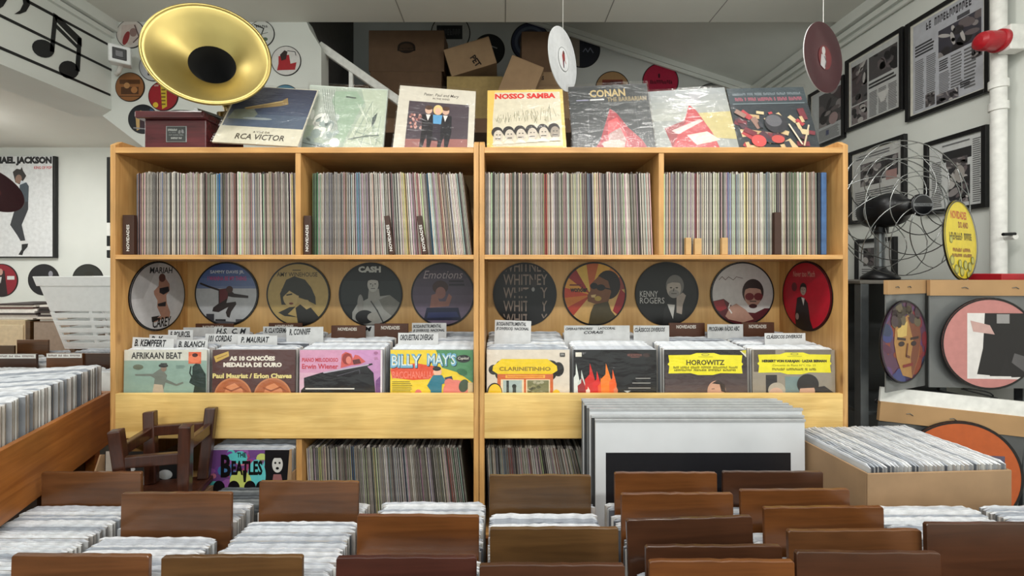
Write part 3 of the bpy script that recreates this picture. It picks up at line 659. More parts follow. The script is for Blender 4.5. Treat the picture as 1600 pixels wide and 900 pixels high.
label_card(1197, 521, 1261, 532, 1.70, [('CLÁSSICOS DIVERSOS', .04, .92)], 'white card reading CLÁSSICOS DIVERSOS below the red disc')
def bin_block(px0, py0, px1, py1, Y, label, letters=True):
    w = (px1 - px0) * Y / FPX; base = floor_z(Y) + .004; H = wz(py0, Y) - base
    o = MB().box(-w / 2, w / 2, 0, .008, 0, H).build('bin_divider', plain((84, 48, 30), .45, name='dark_stained_board'), None, .001, loc=(wx((px0 + px1) / 2, Y), Y, base), rot=(R(-1.5), 0, 0))
    OCC.append((o.location.x - w / 2, o.location.x + w / 2, Y, Y + .008))
    tag(o, label, 'divider', 'brown dividers in the record bins')
    if letters:
        A = Art(0, 0, Y / FPX); t = -H / (Y / FPX); ww = (px1 - px0) / 2
        A.text('NOVIDADES', -ww * .6, t + (py1 - py0) * .22, ww * .5, t + (py1 - py0) * .58, (222, 216, 208), .03); A.build('lettering', o, -.0005)
bin_block(303, 506, 362, 520, 1.90, 'brown divider under the leaping man disc')
bin_block(418, 505, 470, 518, 1.90, 'brown NOVIDADES divider under the tan disc')
bin_block(516, 509, 570, 523, 1.80, 'brown NOVIDADES divider under the black and white disc')
bin_block(584, 506, 637, 522, 1.83, 'brown NOVIDADES divider left of the violet disc')
bin_block(1047, 505, 1103, 520, 1.84, 'brown NOVIDADES divider under the black portrait disc')
bin_block(1162, 504, 1212, 520, 1.84, 'brown NOVIDADES divider left of the red disc')
OCC_READY = True
for ci, (xa, xb) in enumerate(BINX):
    cxm = wx((xa + xb) / 2, 1.617); k = 0
    for i in range(19):
        Y = 1.6365 + i * .0157 + random.uniform(-.0015, .0015)
        X = cxm + random.uniform(-.0025, .0025)
        if any(a < X + .16 and b > X - .16 and y0 - .0045 < Y < y1 + .0045 for a, b, y0, y1 in OCC): continue
        k += 1
        sleeve('sleeved_record', 'clear-sleeved record, %s behind the %s' % (ordn(k), BINN[ci]), 'records behind the %s' % BINN[ci],
               (X, Y, floor_z(Y) + .0022 + random.uniform(0, .003)), (R(-1.5), 0, R(random.uniform(-.3, .3))))
# ================================================================ PICTURE DISCS UNDER THE MIDDLE BOARD
def disc_art(cx, cy, r, **k): return Art(cx, cy, .15 / r, circ(cx, cy, r * .985), **k)
def picture_disc(label, loc, art, dia=.292, rz=0, rx=0, ry=0, edge=None, group=None, t=.004, rim=True):
    n = 64; mb = MB(); r = dia / 2
    f = [(r * math.cos(2 * math.pi * i / n), r * math.sin(2 * math.pi * i / n)) for i in range(n)]
    mb.prism(f, 0, t)
    o = mb.build('picture_disc', edge or M['vinyl'], None, loc=loc, rot=(R(rx), R(ry), R(rz)))
    tag(o, label, 'picture disc', group)
    art.k = dia / .30; r1 = .15 / art.sc
    if rim: art.ring(art.ox, art.oy, r1 * .95, r1 * .984, (20, 17, 18), 64)
    art.build('printed_face', o, -.0008); return o
GD = 'picture discs under the middle board'
YD = YK - .006
# on the left side panel
A = disc_art(320, 252, 215); A.rect(100, 30, 540, 480, (206, 204, 206)); A.poly([(100, 30), (330, 30), (200, 260), (100, 260)], (188, 186, 188))
A.text('MARIAH', 246, 74, 424, 112, (24, 20, 22), .02, .1); A.poly([(318, 130), (352, 124), (372, 150), (398, 180), (400, 220), (372, 250), (376, 300), (404, 360), (400, 392), (330, 400), (280, 412), (264, 398), (330, 376), (300, 318), (304, 280), (278, 240), (276, 220), (312, 190)], (176, 130, 110))
A.ell(340, 140, 26, 26, (96, 60, 46)); A.poly([(318, 205), (390, 196), (396, 226), (350, 246), (318, 232)], (28, 22, 24)); A.poly([(304, 300), (370, 290), (366, 320), (308, 316)], (28, 22, 24)); A.poly([(258, 376), (320, 374), (300, 386), (330, 392), (262, 410)], (20, 18, 20)); A.text('CAREY', 266, 386, 412, 446, (20, 18, 20), .02, .2)
picture_disc('white picture disc of a posing woman on the left side panel', (LX0 + T_ + .0045, 1.795, 1.4195), A, .292, rz=90, group=GD)
A = disc_art(740, 234, 204); A.vgrad(530, 30, 950, 440, (60, 84, 140), (176, 176, 180), 8); A.rect(530, 200, 950, 440, (176, 178, 182)); A.text('SAMMY DAVIS JR.', 636, 84, 854, 110, (200, 206, 216), .02); A.text("I WANNA BE MY THING", 620, 122, 868, 150, (176, 70, 120), .02)
A.stroke([(575, 168), (620, 186), (700, 212)], 12, (44, 34, 34)); A.poly([(690, 205), (750, 198), (790, 232), (880, 246), (880, 262), (780, 256), (752, 250), (740, 292), (800, 284), (804, 300), (770, 350), (760, 388), (744, 380), (736, 352), (752, 318), (690, 352), (650, 346), (656, 322), (690, 296)], (40, 30, 32)); A.poly([(696, 206), (752, 200), (748, 262), (696, 296)], (96, 40, 46)); A.ell(760, 206, 22, 22, (70, 44, 40))
A.rect(612, 362, 662, 440, (50, 50, 58)); A.rect(670, 396, 736, 440, (40, 40, 46)); A.rect(800, 396, 860, 440, (70, 70, 76)); A.poly([(560, 400), (920, 420), (900, 450), (560, 450)], (84, 84, 90))
picture_disc('blue to grey picture disc with a leaping man', P(354, 457.5, YD - .0) - Vector((0, 0, .0045)), A, .292, group=GD)
A = disc_art(1190, 234, 204); A = Art(66, 234, .15 / 204, circ(66, 234, 201)); A.rect(-150, 20, 280, 450, (176, 150, 92)); A.text('AMY WINEHOUSE', -70, 92, 190, 120, (50, 42, 30), .01); A.lines(30, 76, 90, 86, 1, (80, 66, 44), .6)
A.poly([(-10, 140), (40, 118), (110, 140), (150, 190), (176, 250), (180, 300), (120, 270), (60, 250), (0, 300), (-40, 300), (-50, 230)], (48, 46, 38)); A.ell(20, 250, 50, 62, (190, 164, 110)); A.poly([(-40, 200), (10, 170), (70, 190), (110, 250), (60, 240), (10, 210), (-30, 250)], (48, 46, 38)); A.stroke([(-6, 238), (26, 232)], 9, (40, 36, 30)); A.ell(22, 292, 14, 7, (120, 60, 44))
A.poly([(50, 320), (90, 290), (150, 320), (200, 380), (200, 450), (70, 450)], (36, 34, 32)); A.poly([(-60, 350), (10, 316), (50, 312), (0, 360), (66, 380), (-20, 372)], (44, 42, 36)); A.poly([(60, 260), (130, 270), (160, 310), (120, 330), (60, 280)], (186, 160, 108))
picture_disc('tan picture disc with a dark-haired woman drawn on it', P(466, 458.5, YD - .0) - Vector((0, 0, .0045)), A, .292, group=GD)
A = Art(516, 236, .15 / 204, circ(516, 236, 201)); A.rect(300, 30, 740, 450, (30, 32, 32)); A.rect(300, 150, 740, 300, (40, 44, 44)); A.text('CASH', 438, 56, 582, 96, (196, 198, 192), .06)
A.poly([(400, 350), (430, 300), (500, 262), (560, 250), (640, 240), (700, 290), (706, 450), (400, 450)], (150, 150, 146)); A.poly([(570, 270), (640, 240), (704, 290), (706, 420), (600, 330)], (120, 118, 112)); A.poly([(505, 200), (570, 200), (578, 260), (530, 300), (500, 262)], (150, 148, 142)); A.head(532, 168, 48, (176, 174, 168), (30, 30, 30))
A.ell(452, 300, 20, 64, (140, 138, 134)); A.ell(480, 380, 60, 44, (26, 26, 28)); A.ell(540, 380, 44, 30, (150, 148, 142)); A.stroke([(520, 280), (560, 340), (600, 420)], 8, (70, 70, 70))
picture_disc('black and white picture disc of a man in a pale shirt', P(579, 458.5, YD - .0) - Vector((0, 0, .0045)), A, .292, group=GD)
A = Art(972, 236, .15 / 202, circ(972, 236, 199)); A.vgrad(770, 30, 1180, 450, (70, 62, 76), (120, 104, 128), 8); A.text('Emotions', 848, 86, 1098, 136, (176, 164, 170), .0, .3); A.lines(1010, 146, 1110, 190, 2, (50, 42, 54), .6)
A.ell(956, 190, 50, 42, (70, 46, 44)); A.ell(958, 226, 32, 38, (150, 104, 96)); A.poly([(900, 240), (930, 230), (950, 280), (990, 280), (1010, 230), (1030, 250), (1010, 310), (890, 320)], (156, 108, 98)); A.poly([(870, 320), (1070, 320), (1090, 400), (850, 400)], (30, 34, 62)); A.poly([(880, 350), (1060, 346), (1076, 380), (870, 384)], (44, 52, 96))
picture_disc('dim violet picture disc lettered Emotions', P(692, 458.5, YD - .0) - Vector((0, 0, .0045)), A, .292, group=GD)
A = Art(283, 238, .15 / 203, circ(283, 238, 200)); A.rect(70, 30, 490, 450, (20, 18, 20))
for i in range(5): A.text('WHITNEY', 146, 40 + i * 84 - 14, 426, 108 + i * 84 - 14, (138, 122, 112), .012, 0)
A.poly([(200, 232), (300, 206), (330, 180), (380, 190), (400, 260), (388, 340), (394, 450), (290, 450), (300, 330), (298, 250), (210, 246)], (16, 14, 16)); A.ell(342, 166, 20, 24, (50, 40, 38)); A.ell(336, 206, 10, 14, (150, 150, 150))
picture_disc('black picture disc with one word stacked five times', P(820, 458.5, YD - .0) - Vector((0, 0, .0045)), A, .292, group=GD)
A = Art(715, 232, .15 / 203, circ(715, 232, 200)); A.rect(500, 20, 930, 450, (206, 164, 100))
for i, c in enumerate([(176, 60, 40), (206, 120, 50), (196, 70, 44), (216, 150, 60), (150, 40, 40), (214, 176, 80), (190, 96, 50), (222, 170, 70), (206, 130, 60), (140, 60, 50)]):
    a0, a1 = R(130 + i * 22), R(130 + i * 22 + 22); A.L(); A._emit([(690, 240), (690 + 400 * math.cos(a0), 240 + 400 * math.sin(a0)), (690 + 400 * math.cos(a1), 240 + 400 * math.sin(a1))], c)
A.poly([(880, 200), (920, 240), (880, 380), (830, 340)], (150, 34, 40)); A.text('wonder', 560, 186, 670, 222, (44, 26, 22), .04); A.lines(556, 172, 640, 184, 1, (110, 40, 36), .7)
A.ell(800, 175, 78, 92, (34, 24, 22)); A.poly([(690, 170), (740, 120), (800, 150), (820, 220), (800, 290), (730, 300), (672, 280), (670, 240), (690, 210)], (120, 76, 48)); A.ell(710, 182, 24, 20, (24, 18, 20)); A.ell(754, 192, 28, 20, (24, 18, 20)); A.stroke([(700, 178), (830, 206)], 8, (24, 18, 20)); A.poly([(690, 240), (724, 236), (716, 256), (694, 254)], (206, 176, 120)); A.ell(736, 262, 22, 16, (180, 150, 70))
A.poly([(710, 300), (800, 280), (820, 340), (870, 400), (860, 450), (670, 450), (690, 350)], (74, 64, 40))
picture_disc('sunburst picture disc with a man in dark glasses', P(929, 457.5, YD - .0) - Vector((0, 0, .0045)), A, .292, group=GD)
A = Art(90, 230, .15 / 203, circ(90, 230, 200)); A.rect(-130, 20, 310, 450, (20, 20, 22)); A.text('KENNY', -82, 212, 32, 250, (196, 194, 192), .0); A.text('ROGERS', -82, 254, 74, 292, (196, 194, 192), .0)
A.poly([(100, 280), (150, 300), (200, 330), (210, 450), (60, 450), (70, 330)], (34, 34, 36)); A.poly([(92, 296), (140, 300), (128, 390)], (190, 188, 184)); A.head(140, 190, 62, (170, 160, 150), (110, 108, 104), True, -.1, (140, 136, 130)); A.poly([(150, 250), (190, 222), (210, 240), (190, 300), (184, 360), (150, 350)], (160, 148, 138))
picture_disc('black picture disc of a bearded man resting his chin on his hand', P(1042, 457.5, YD - .0) - Vector((0, 0, .0045)), A, .292, group=GD)
A = Art(560, 238, .15 / 203, circ(560, 238, 200)); A.rect(340, 20, 780, 460, (196, 192, 190)); A.poly([(350, 290), (440, 270), (480, 300), (520, 350), (640, 360), (700, 330), (770, 330), (760, 460), (350, 460)], (84, 26, 34)); A.poly([(350, 290), (440, 276), (460, 330), (420, 350), (360, 330)], (140, 34, 44))
A.head(626, 240, 74, (180, 140, 124), (44, 34, 32)); A.ell(604, 256, 28, 24, (110, 40, 44)); A.ell(660, 256, 28, 24, (110, 40, 44)); A.ell(626, 316, 26, 14, (60, 24, 26)); A.poly([(480, 320), (520, 300), (580, 340), (630, 400), (560, 420), (470, 400), (450, 380)], (176, 136, 120)); A.stroke([(480, 300), (470, 330), (490, 360)], 9, (220, 214, 210)); A.stroke([(410, 150), (430, 128), (450, 150), (470, 130), (500, 150), (520, 130), (560, 140)], 3, (90, 60, 56))
picture_disc('pale picture disc with a man in red-rimmed glasses', P(1160, 457.5, YD - .0) - Vector((0, 0, .0045)), A, .292, group=GD)
A = Art(965, 246, .15 / 226, circ(965, 246, 223)); A.rect(700, 0, 1220, 480, (190, 16, 44)); A.text('Never too Much', 850, 84, 1050, 122, (214, 150, 140), .01, .1); A.ell(862, 190, 26, 30, (110, 20, 34)); A.poly([(890, 262), (930, 250), (960, 262), (990, 290), (1010, 400), (1040, 460), (880, 470), (870, 380)], (26, 20, 24)); A.poly([(930, 256), (960, 262), (950, 310)], (214, 210, 206)); A.head(948, 205, 34, (170, 150, 140), (40, 30, 30)); A.ell(892, 385, 16, 22, (150, 130, 124))
picture_disc('bright red picture disc with a man in black on the right side panel', (RX1 - T_ - .0045, 1.787, 1.4195), A, .292, rz=-90, group=GD)
# ================================================================ ON TOP OF THE SHELVES
def N(w=.318): return Art(50, 100, w / 100, sq(0, 0, 100, 100))
def top_cover(pxb, Y, lean, yaw, roll, A, label, seed, w=.318, edge=(214, 212, 204), t=.006, dz=0):
    return cover(label, (wx(pxb, Y), Y, ZT + .001 + dz + (t + .008) * math.sin(R(lean))), (R(-lean), R(roll), R(yaw)), A, w=w, h=w, seed=seed, edge=edge, t=t, group=None, film_pad=.01)
A = N(.322); A.rect(0, 0, 100, 100, (210, 204, 184)); A.vgrad(2, 1, 99, 72, (52, 56, 76), (88, 98, 118), 8); A.rect(2, 50, 99, 72, (86, 98, 116)); A.poly([(8, 44), (30, 40), (38, 50), (34, 60), (4, 60)], (126, 132, 120)); A.poly([(18, 40), (60, 24), (66, 18), (70, 30), (60, 34), (22, 43)], (150, 126, 84)); A.stroke([(20, 40), (62, 25)], 1.2, (206, 184, 130)); A.ell(40, 58, 18, 2, (150, 158, 160))
A.text('A VOZ DA', 42, 79, 62, 82, (80, 74, 66), .01); A.text('RCA VICTOR', 24, 84, 82, 93, (64, 58, 52), .01)
top_cover(398, 1.622, 29, 1, 3, A, 'navy and cream cover with a slanted brass shape, beside the gramophone', 21, .322, dz=.011)
A = N(); A.rect(0, 0, 100, 100, (160, 174, 158)); A.poly([(30, 6), (60, 4), (72, 20), (64, 40), (58, 60), (50, 84), (40, 76), (34, 50), (26, 34)], (150, 172, 150)); A.poly([(0, 0), (34, 0), (30, 20), (36, 40), (42, 64), (30, 70), (24, 40), (16, 60), (0, 60)], (176, 184, 174)); A.poly([(66, 0), (100, 0), (100, 100), (50, 90), (60, 66), (66, 48), (74, 26)], (182, 192, 172))
for i in range(26): A.ell(random.uniform(2, 40), random.uniform(40, 86), random.uniform(2, 7), random.uniform(3, 8), random.choice([(216, 220, 214), (178, 188, 182), (150, 164, 160), (226, 228, 220)]), random.uniform(0, 90), 9, i % 6 == 0)
for i in range(26): A.stroke([(random.uniform(58, 98), random.uniform(10, 90)), (random.uniform(58, 98), random.uniform(40, 96))], .6, random.choice([(160, 176, 158), (222, 228, 214), (140, 156, 148)]), i % 8 == 0)
for i in range(6): A.stroke([(16 + i * 3, 4), (22 + i * 2.4, 34), (34 + i * 1.6, 66)], .5, (120, 130, 124), i == 0)
A.poly([(0, 82), (24, 86), (44, 94), (70, 96), (100, 90), (100, 100), (0, 100)], (140, 154, 152)); A.stroke([(0, 86), (30, 92), (60, 97), (96, 92)], 1.2, (84, 94, 96)); A.stroke([(56, 78), (78, 72), (94, 70)], 1.4, (100, 112, 106)); A.poly([(84, 44), (90, 36), (88, 50), (84, 58)], (70, 82, 78)); A.stroke([(48, 14), (60, 15)], 1.6, (60, 70, 62))
top_cover(534, 1.735, 16, 5, 1.2, A, 'pale green cover with rock-like shapes, second from the left', 22, .325, (190, 200, 190), .016, .004)
A = N(); A.rect(0, 0, 100, 100, (206, 200, 186)); A.text('Peter, Paul and Mary', 32, 9, 78, 15, (60, 52, 52), .005, .25); A.text('IN THE WIND', 44, 16, 66, 19, (80, 70, 66), .01); A.rect(14, 24, 92, 98, (74, 64, 72)); A.poly([(14, 84), (92, 78), (92, 98), (14, 98)], (150, 100, 96))
for i in range(30): A.ell(random.uniform(16, 38), random.uniform(46, 66), 1.5, 2, random.choice([(176, 120, 110), (120, 84, 90), (206, 160, 150)]), new=i == 0)
for x, c in ((40, (30, 28, 34)), (62, (32, 32, 38))):
    A.poly([(x - 8, 44), (x + 8, 44), (x + 9, 70), (x + 5, 95), (x + 1, 95), (x, 74), (x - 4, 95), (x - 8, 95), (x - 7, 70)], c); A.ell(x, 37, 4.6, 6, (206, 170, 150)); A.ell(x, 33, 4.8, 3.5, (80, 56, 44)); A.poly([(x - 3, 44), (x + 3, 44), (x, 54)], (220, 216, 212))
A.poly([(46, 44), (58, 44), (57, 58), (47, 58)], (96, 156, 200)); A.rect(47, 58, 57, 84, (50, 44, 54)); A.ell(52, 36, 6, 8, (222, 190, 130)); A.ell(52, 38, 4, 5.5, (220, 176, 154))
top_cover(677, 1.70, 20, 5, 2.5, A, 'cream cover with a framed photo of three people in dark clothes', 23, .318, dz=.007)
A = N(); A.rect(0, 0, 100, 100, (222, 190, 112)); A.rect(4, 4, 96, 92, (206, 198, 176)); A.poly([(0, 0), (10, 0), (7, 50), (8, 100), (0, 100)], (222, 184, 96)); A.text('NOSSO SAMBA', 10, 6, 90, 15, (206, 50, 48), .05)
for i in range(90): 
    x = random.uniform(8, 94); A.stroke([(x, random.uniform(42 - x * .22, 54)), (x + random.uniform(-3, 3), random.uniform(40 - x * .14, 56))], .5, random.choice([(150, 146, 120), (176, 170, 146), (120, 118, 100)]), i == 0)
for i in range(6):
    x = 13 + i * 14.5; y = 74 - i * .8; A.ell(x, y - 5, 7.4, 8.5, (50, 46, 46)); A.ell(x + 1.4, y + 1, 6, 9.4, (196, 186, 172) if i != 5 else (150, 140, 128)); A.stroke([(x - 2, y + 5), (x + 4, y + 5)], 1.4, (64, 58, 56)); A.L(); A.ell(x - .5, y - 1, 1.1, .8, (50, 46, 46), new=False); A.ell(x + 3.6, y - 1, 1.1, .8, (50, 46, 46), new=False)
    A.poly([(x - 7, y + 14), (x - 2, y + 8), (x + 4, y + 9), (x + 8, y + 14)], (222, 214, 198))
A.rect(4, 92, 96, 100, (226, 196, 116))
top_cover(823, 1.70, 21, -1, -.6, A, 'yellow and cream cover with red title and six heads', 24, .310, dz=.004)
A = N(); A.rect(0, 0, 100, 100, (50, 54, 56)); A.text('CONAN', 26, 5, 72, 17, (176, 156, 110), .03); A.text('THE BARBARIAN', 48, 18, 98, 25, (150, 134, 100), .015); A.rect(8, 20, 24, 22, (130, 130, 150)); A.rect(26, 20, 44, 22, (200, 200, 200)); A.stroke([(20, 96), (22, 30), (46, 28)], .4, (90, 96, 98)); A.stroke([(84, 96), (82, 30)], .4, (90, 96, 98))
A.poly([(50, 36), (58, 44), (70, 66), (86, 86), (92, 100), (24, 100), (34, 84), (42, 60)], (150, 40, 52)); A.poly([(46, 56), (58, 50), (66, 72), (72, 100), (36, 100), (44, 76)], (196, 70, 76)); A.poly([(46, 74), (60, 66), (66, 84), (62, 100), (42, 100)], (160, 130, 126)); A.ell(50, 90, 14, 6, (180, 166, 158))
top_cover(960, 1.69, 19, -3, -1.5, A, 'dark cover with a gold title and a red glow', 25, .326, (60, 60, 62), .012, .005)
A = N(); A.rect(0, 0, 100, 100, (148, 152, 149)); A.vgrad(0, 0, 100, 50, (140, 145, 146), (160, 163, 156), 5); A.poly([(56, 40), (100, 40), (100, 84), (60, 78)], (184, 172, 122)); A.poly([(50, 26), (58, 36), (72, 72), (78, 100), (14, 100), (30, 64), (42, 48)], (176, 66, 72)); A.poly([(14, 62), (28, 56), (44, 50), (30, 70), (20, 92)], (140, 60, 64)); A.poly([(22, 66), (60, 50), (64, 53), (30, 72)], (196, 180, 176)); A.ell(60, 12, 8, 7, (156, 156, 160)); A.poly([(40, 74), (66, 70), (80, 84), (50, 90)], (200, 190, 180))
top_cover(1091, 1.70, 21, -4, -1.8, A, 'silvery grey cover with a red pyramid shape, second from the right', 26, .316, (190, 192, 188), dz=.006)
A = N(); A.rect(0, 0, 100, 100, (52, 58, 64)); A.rect(0, 0, 100, 26, (62, 72, 78)); A.marks(6, 8, 94, 12, (9, 4, 5, 8, 6, 9), (130, 140, 146), 4); A.marks(8, 15.5, 94, 21, (5, 1, 5, 9, 1, 6, 8), (176, 96, 112), 6); A.rect(4, 25, 96, 26, (130, 144, 150))
rg = random.Random(4)
for i in range(46):
    x, y = rg.uniform(8, 92), rg.uniform(40, 96); r = rg.uniform(5, 10); a = rg.uniform(0, 90)
    A.poly([(x + r * math.cos(R(a + q)), y + r * math.sin(R(a + q))) for q in (20, 150, 200, 330)], rg.choice([(206, 182, 140), (190, 160, 120), (176, 70, 76), (120, 56, 66), (150, 120, 110), (210, 190, 150), (84, 60, 70), (64, 66, 74)]))
A.ell(52, 58, 14, 15, (56, 56, 62)); A.ell(50, 54, 10, 9, (100, 100, 106)); A.ell(26, 84, 9, 9, (206, 84, 84)); A.ell(50, 82, 8, 6, (190, 84, 80)); A.stroke([(68, 60), (78, 90)], 2, (220, 206, 184)); A.stroke([(92, 62), (80, 92)], 2, (206, 190, 160))
top_cover(1219, 1.70, 19, -2, -.4, A, 'dark cover crowded with playing cards at the right end of the shelf top', 27, .316, (70, 78, 82), dz=.005)
# ---------------------------------------------------------------- gramophone
YG = 1.60; hc = P(325.7, 83.6, YG); ax = Vector((.386, -.902, .193)).normalized(); hr = .195 * YG / 1.55
g = empty('gramophone', 'gramophone with a wide brass horn and mahogany case on the left shelf', 'gramophone', (wx(280, 1.66), 1.74, ZT + .0005))
go = Vector(g.location); hx = .118
mb = MB(); mb.box(-hx, hx, -.10, .14, .0, .118)
cs = mb.build('case', M['mahogany'], g, .003)
MB().box(-hx - .022, hx + .004, -.122, .15, .118, .146).build('lid', M['mahogany'], g, .006)
A = Art(0, 0, .001); A.rect(-36, -28, 36, 28, (60, 62, 62)); A.marks(-32, -20, 4, -12, (8,), (196, 198, 194), 7); A.marks(-28, -8, 0, -4, (3, 6), (130, 134, 132), 8); A.marks(-28, 1, 28, 6, (5, 9, 6), (140, 144, 142), 9); A.marks(-20, 12, 22, 19, (9, 4), (196, 198, 194), 10); A.poly([(8, -8), (12, -16), (18, -14), (17, -2), (9, -1)], (120, 122, 120)); A.poly([(22, -18), (28, -16), (31, -4), (24, -2), (20, -8)], (130, 130, 132))
pl = MB().box(-.039, .039, -.103, -.1, -.031, .031).build('plaque', plain((150, 154, 154), .3, metal=.7, name='plaque_rim'), g, .001); pl.location = (.006, 0, .062)
A.build('plaque_text', pl, -.1034)
T = Matrix.Translation((0, .02, .146)); MB().lathe([(0.001, 0), (.10, 0), (.104, .004), (.104, .014), (.1, .018), (.001, .018)], 40, 0, T).build('turntable', M['vinyl'], g)
Q = Vector((0, 0, 1)).rotation_difference(ax).to_matrix().to_4x4(); Q.translation = hc - go
k = hr / .2
prof = [(.205, -.004), (.2, .003), (.19, .0), (.17, -.011), (.14, -.026), (.11, -.044), (.079, -.066)]
outer = [(.079, -.072), (.112, -.05), (.142, -.032), (.172, -.017), (.195, -.008), (.205, -.004)]
mb = MB(); mb.lathe([(r * k, z * k) for r, z in prof], 72, 0, Q); mb.lathe([(r * k, z * k) for r, z in outer], 72, 0, Q); mb.lathe([(.079 * k, -.072 * k), (.06 * k, -.12 * k), (.038 * k, -.19 * k), (.024 * k, -.27 * k)], 40, 0, Q)
hn = mb.build('horn', M['brass'], g)
MB().tube([Q @ Vector((.203 * k * math.cos(t), .203 * k * math.sin(t), -.001)) for t in [2 * math.pi * i / 72 for i in range(72)]], .0055, 10, closed=True).build('horn_rim', M['brass'], hn)
MB().lathe([(.0795 * k, -.0655 * k), (.058 * k, -.112 * k), (.035 * k, -.19 * k), (.005, -.22 * k)], 40, 0, Q).build('horn_throat', plain((8, 8, 8), .7, name='throat_shade'), hn)  # added black lining, painted in place of the shade deep inside the horn
p0 = Q @ Vector((0, 0, -.25 * k)); p1 = Q @ Vector((0, 0, -.33 * k)); 
MB().tube([p0, p1, p1 + Vector((.01, .01, -.05)), Vector((.03, .12, .22)), Vector((.04, .125, .146))], [.024, .02, .018, .016, .018], 14).build('horn_neck', M['brass_dark'], g)
MB().tube([(.06, .10, .19), (.05, .03, .185), (.03, -.03, .178)], [.009, .008, .012], 10).build('tone_arm', M['steel'], g)
MB().tube([(-.118, 0, .06), (-.15, 0, .06), (-.155, -.01, .03), (-.155, -.03, .02), (-.175, -.035, .02)], [.006, .006, .006, .008, .012], 10).build('crank', M['steel'], g)
# ================================================================ DISCS HANGING FROM THE CEILING ON STRINGS
def hang(label, loc, A, rz, rx, edge, ztop, dia=.30, rim=False):
    o = picture_disc(label, loc, A, dia, rz=rz, rx=rx, edge=edge, group=None, rim=rim, t=.003)
    Ti = (Matrix.Translation(loc) @ o.rotation_euler.to_matrix().to_4x4()).inverted()
    a = Ti @ (Vector(loc) + o.rotation_euler.to_matrix() @ Vector((0, .0015, dia / 2 - .006))); b = Ti @ Vector((loc[0], loc[1], ztop))
    b = Ti @ Vector(((Vector(loc) + o.rotation_euler.to_matrix() @ Vector((0, 0, dia / 2))).x, (Vector(loc) + o.rotation_euler.to_matrix() @ Vector((0, 0, dia / 2))).y, ztop))
    MB().tube([a, b], .0012, 6).build('string', M['white'], o); return o
A = Art(0, 0, .15 / 100, circ(0, 0, 100)); A.rect(-110, -110, 110, 110, (222, 224, 226))
for r in range(44, 98, 4): A.ring(0, 0, r, r + .8, (208, 211, 214))
A.ell(0, 0, 38, 38, (120, 122, 124)); A.ell(0, 0, 36, 36, (226, 228, 230)); A.poly([(-6, -26), (6, -24), (10, -4), (4, 6), (2, 26), (-2, 28), (-8, 4), (-12, -8)], (150, 60, 60)); A.ell(0, -22, 4, 6, (70, 56, 54)); A.stroke([(0, 4), (2, 26)], 5, (50, 60, 84)); A.stroke([(-2, -10), (16, 8)], 3, (170, 80, 70))
hang('white vinyl record hanging on a string above the yellow cover with six heads', tuple(P(880, 93, 2.1)), A, 55, 0, M['plastic_white'], 3.2, .30)
A = Art(0, 0, .15 / 100, circ(0, 0, 100)); A.rect(-110, -110, 110, 110, (84, 44, 50))
for r in range(40, 98, 4): A.ring(0, 0, r, r + 1, (70, 36, 44))
A.ell(4, 0, 34, 34, (120, 44, 48)); A.ell(-4, -18, 9, 12, (200, 196, 196)); A.poly([(-16, -6), (4, -8), (10, 14), (2, 34), (-20, 26)], (196, 192, 194)); A.stroke([(0, -2), (10, 10), (4, 26)], 4, (90, 84, 88))
hang('maroon record hanging on a string beside the right wall', tuple(P(1287, 90, 1.9)), A, 27, 0, M['plastic_white'], 3.2, .31)
A = Art(0, 0, .15 / 100, circ(0, 0, 100)); A.rect(-110, -110, 110, 110, (60, 22, 34)); A.ell(0, 0, 34, 34, (90, 40, 44)); A.ell(0, 0, 10, 14, (196, 160, 150))
for r in range(40, 98, 5): A.ring(0, 0, r, r + 1, (48, 18, 28))
hang('dark maroon record hanging at the left edge in front of the tall poster', tuple(P(-17, 295, 2.42)), A, 6, 40, plain((60, 22, 34), .3), 2.71, .31)
# ================================================================ SMALL DISCS ON THE WHITE WALL BEHIND THE GRAMOPHONE, AND DISCS IN THE STAIR VOID
def wall_disc(px, py, dpx, Yw, bg, label, draw, group, edge=None, rim=True):
    dia = dpx * (Yw - .012) / FPX; A = Art(0, 0, .15 / 100, circ(0, 0, 98.5)); A.rect(-110, -110, 110, 110, bg); draw(A)
    return picture_disc(label, tuple(P(px, py, Yw - .004)), A, dia, group=group, t=.004, rim=rim, edge=edge)
GS = 'small picture discs on the wall behind the gramophone'
def d1(A): A.poly([(-60, -60), (40, -70), (70, 30), (0, 80), (-70, 40)], (206, 190, 184)); A.ell(-30, 30, 20, 50, (150, 50, 54), 20); A.ell(20, -10, 26, 30, (150, 120, 116)); A.stroke([(30, -60), (60, 20), (20, 60)], 8, (90, 70, 70))
wall_disc(204, 53, 45, YA, (214, 206, 200), 'pale small disc with a red figure, top left on the wall beside the wall speaker', d1, GS)
def d2(A): A.rect(-70, -50, 70, -20, (90, 56, 30)); A.rect(-60, 0, 60, 50, (84, 50, 26)); A.ell(-20, -10, 20, 20, (190, 140, 90)); A.ell(30, 20, 22, 22, (176, 120, 70)); A.rect(-70, 60, 70, 66, (80, 50, 30))
wall_disc(203, 136, 46, YA, (150, 98, 56), 'brown small disc on the white wall left of the horn', d2, GS)
def d3(A): A.poly([(-18, -80), (22, -80), (26, 70), (-6, 88)], (206, 180, 50)); A.L(); [A.rect(-12, -70 + q * 24, 16, -60 + q * 24, (120, 90, 30), False) for q in range(6)]; A.ell(-50, 60, 18, 18, (226, 190, 60)); A.marks(-60, -76, -30, -64, (4,), (226, 210, 200), 3)
wall_disc(255, 150, 47, YA, (156, 28, 40), 'red small disc with yellow letters under the horn', d3, GS)
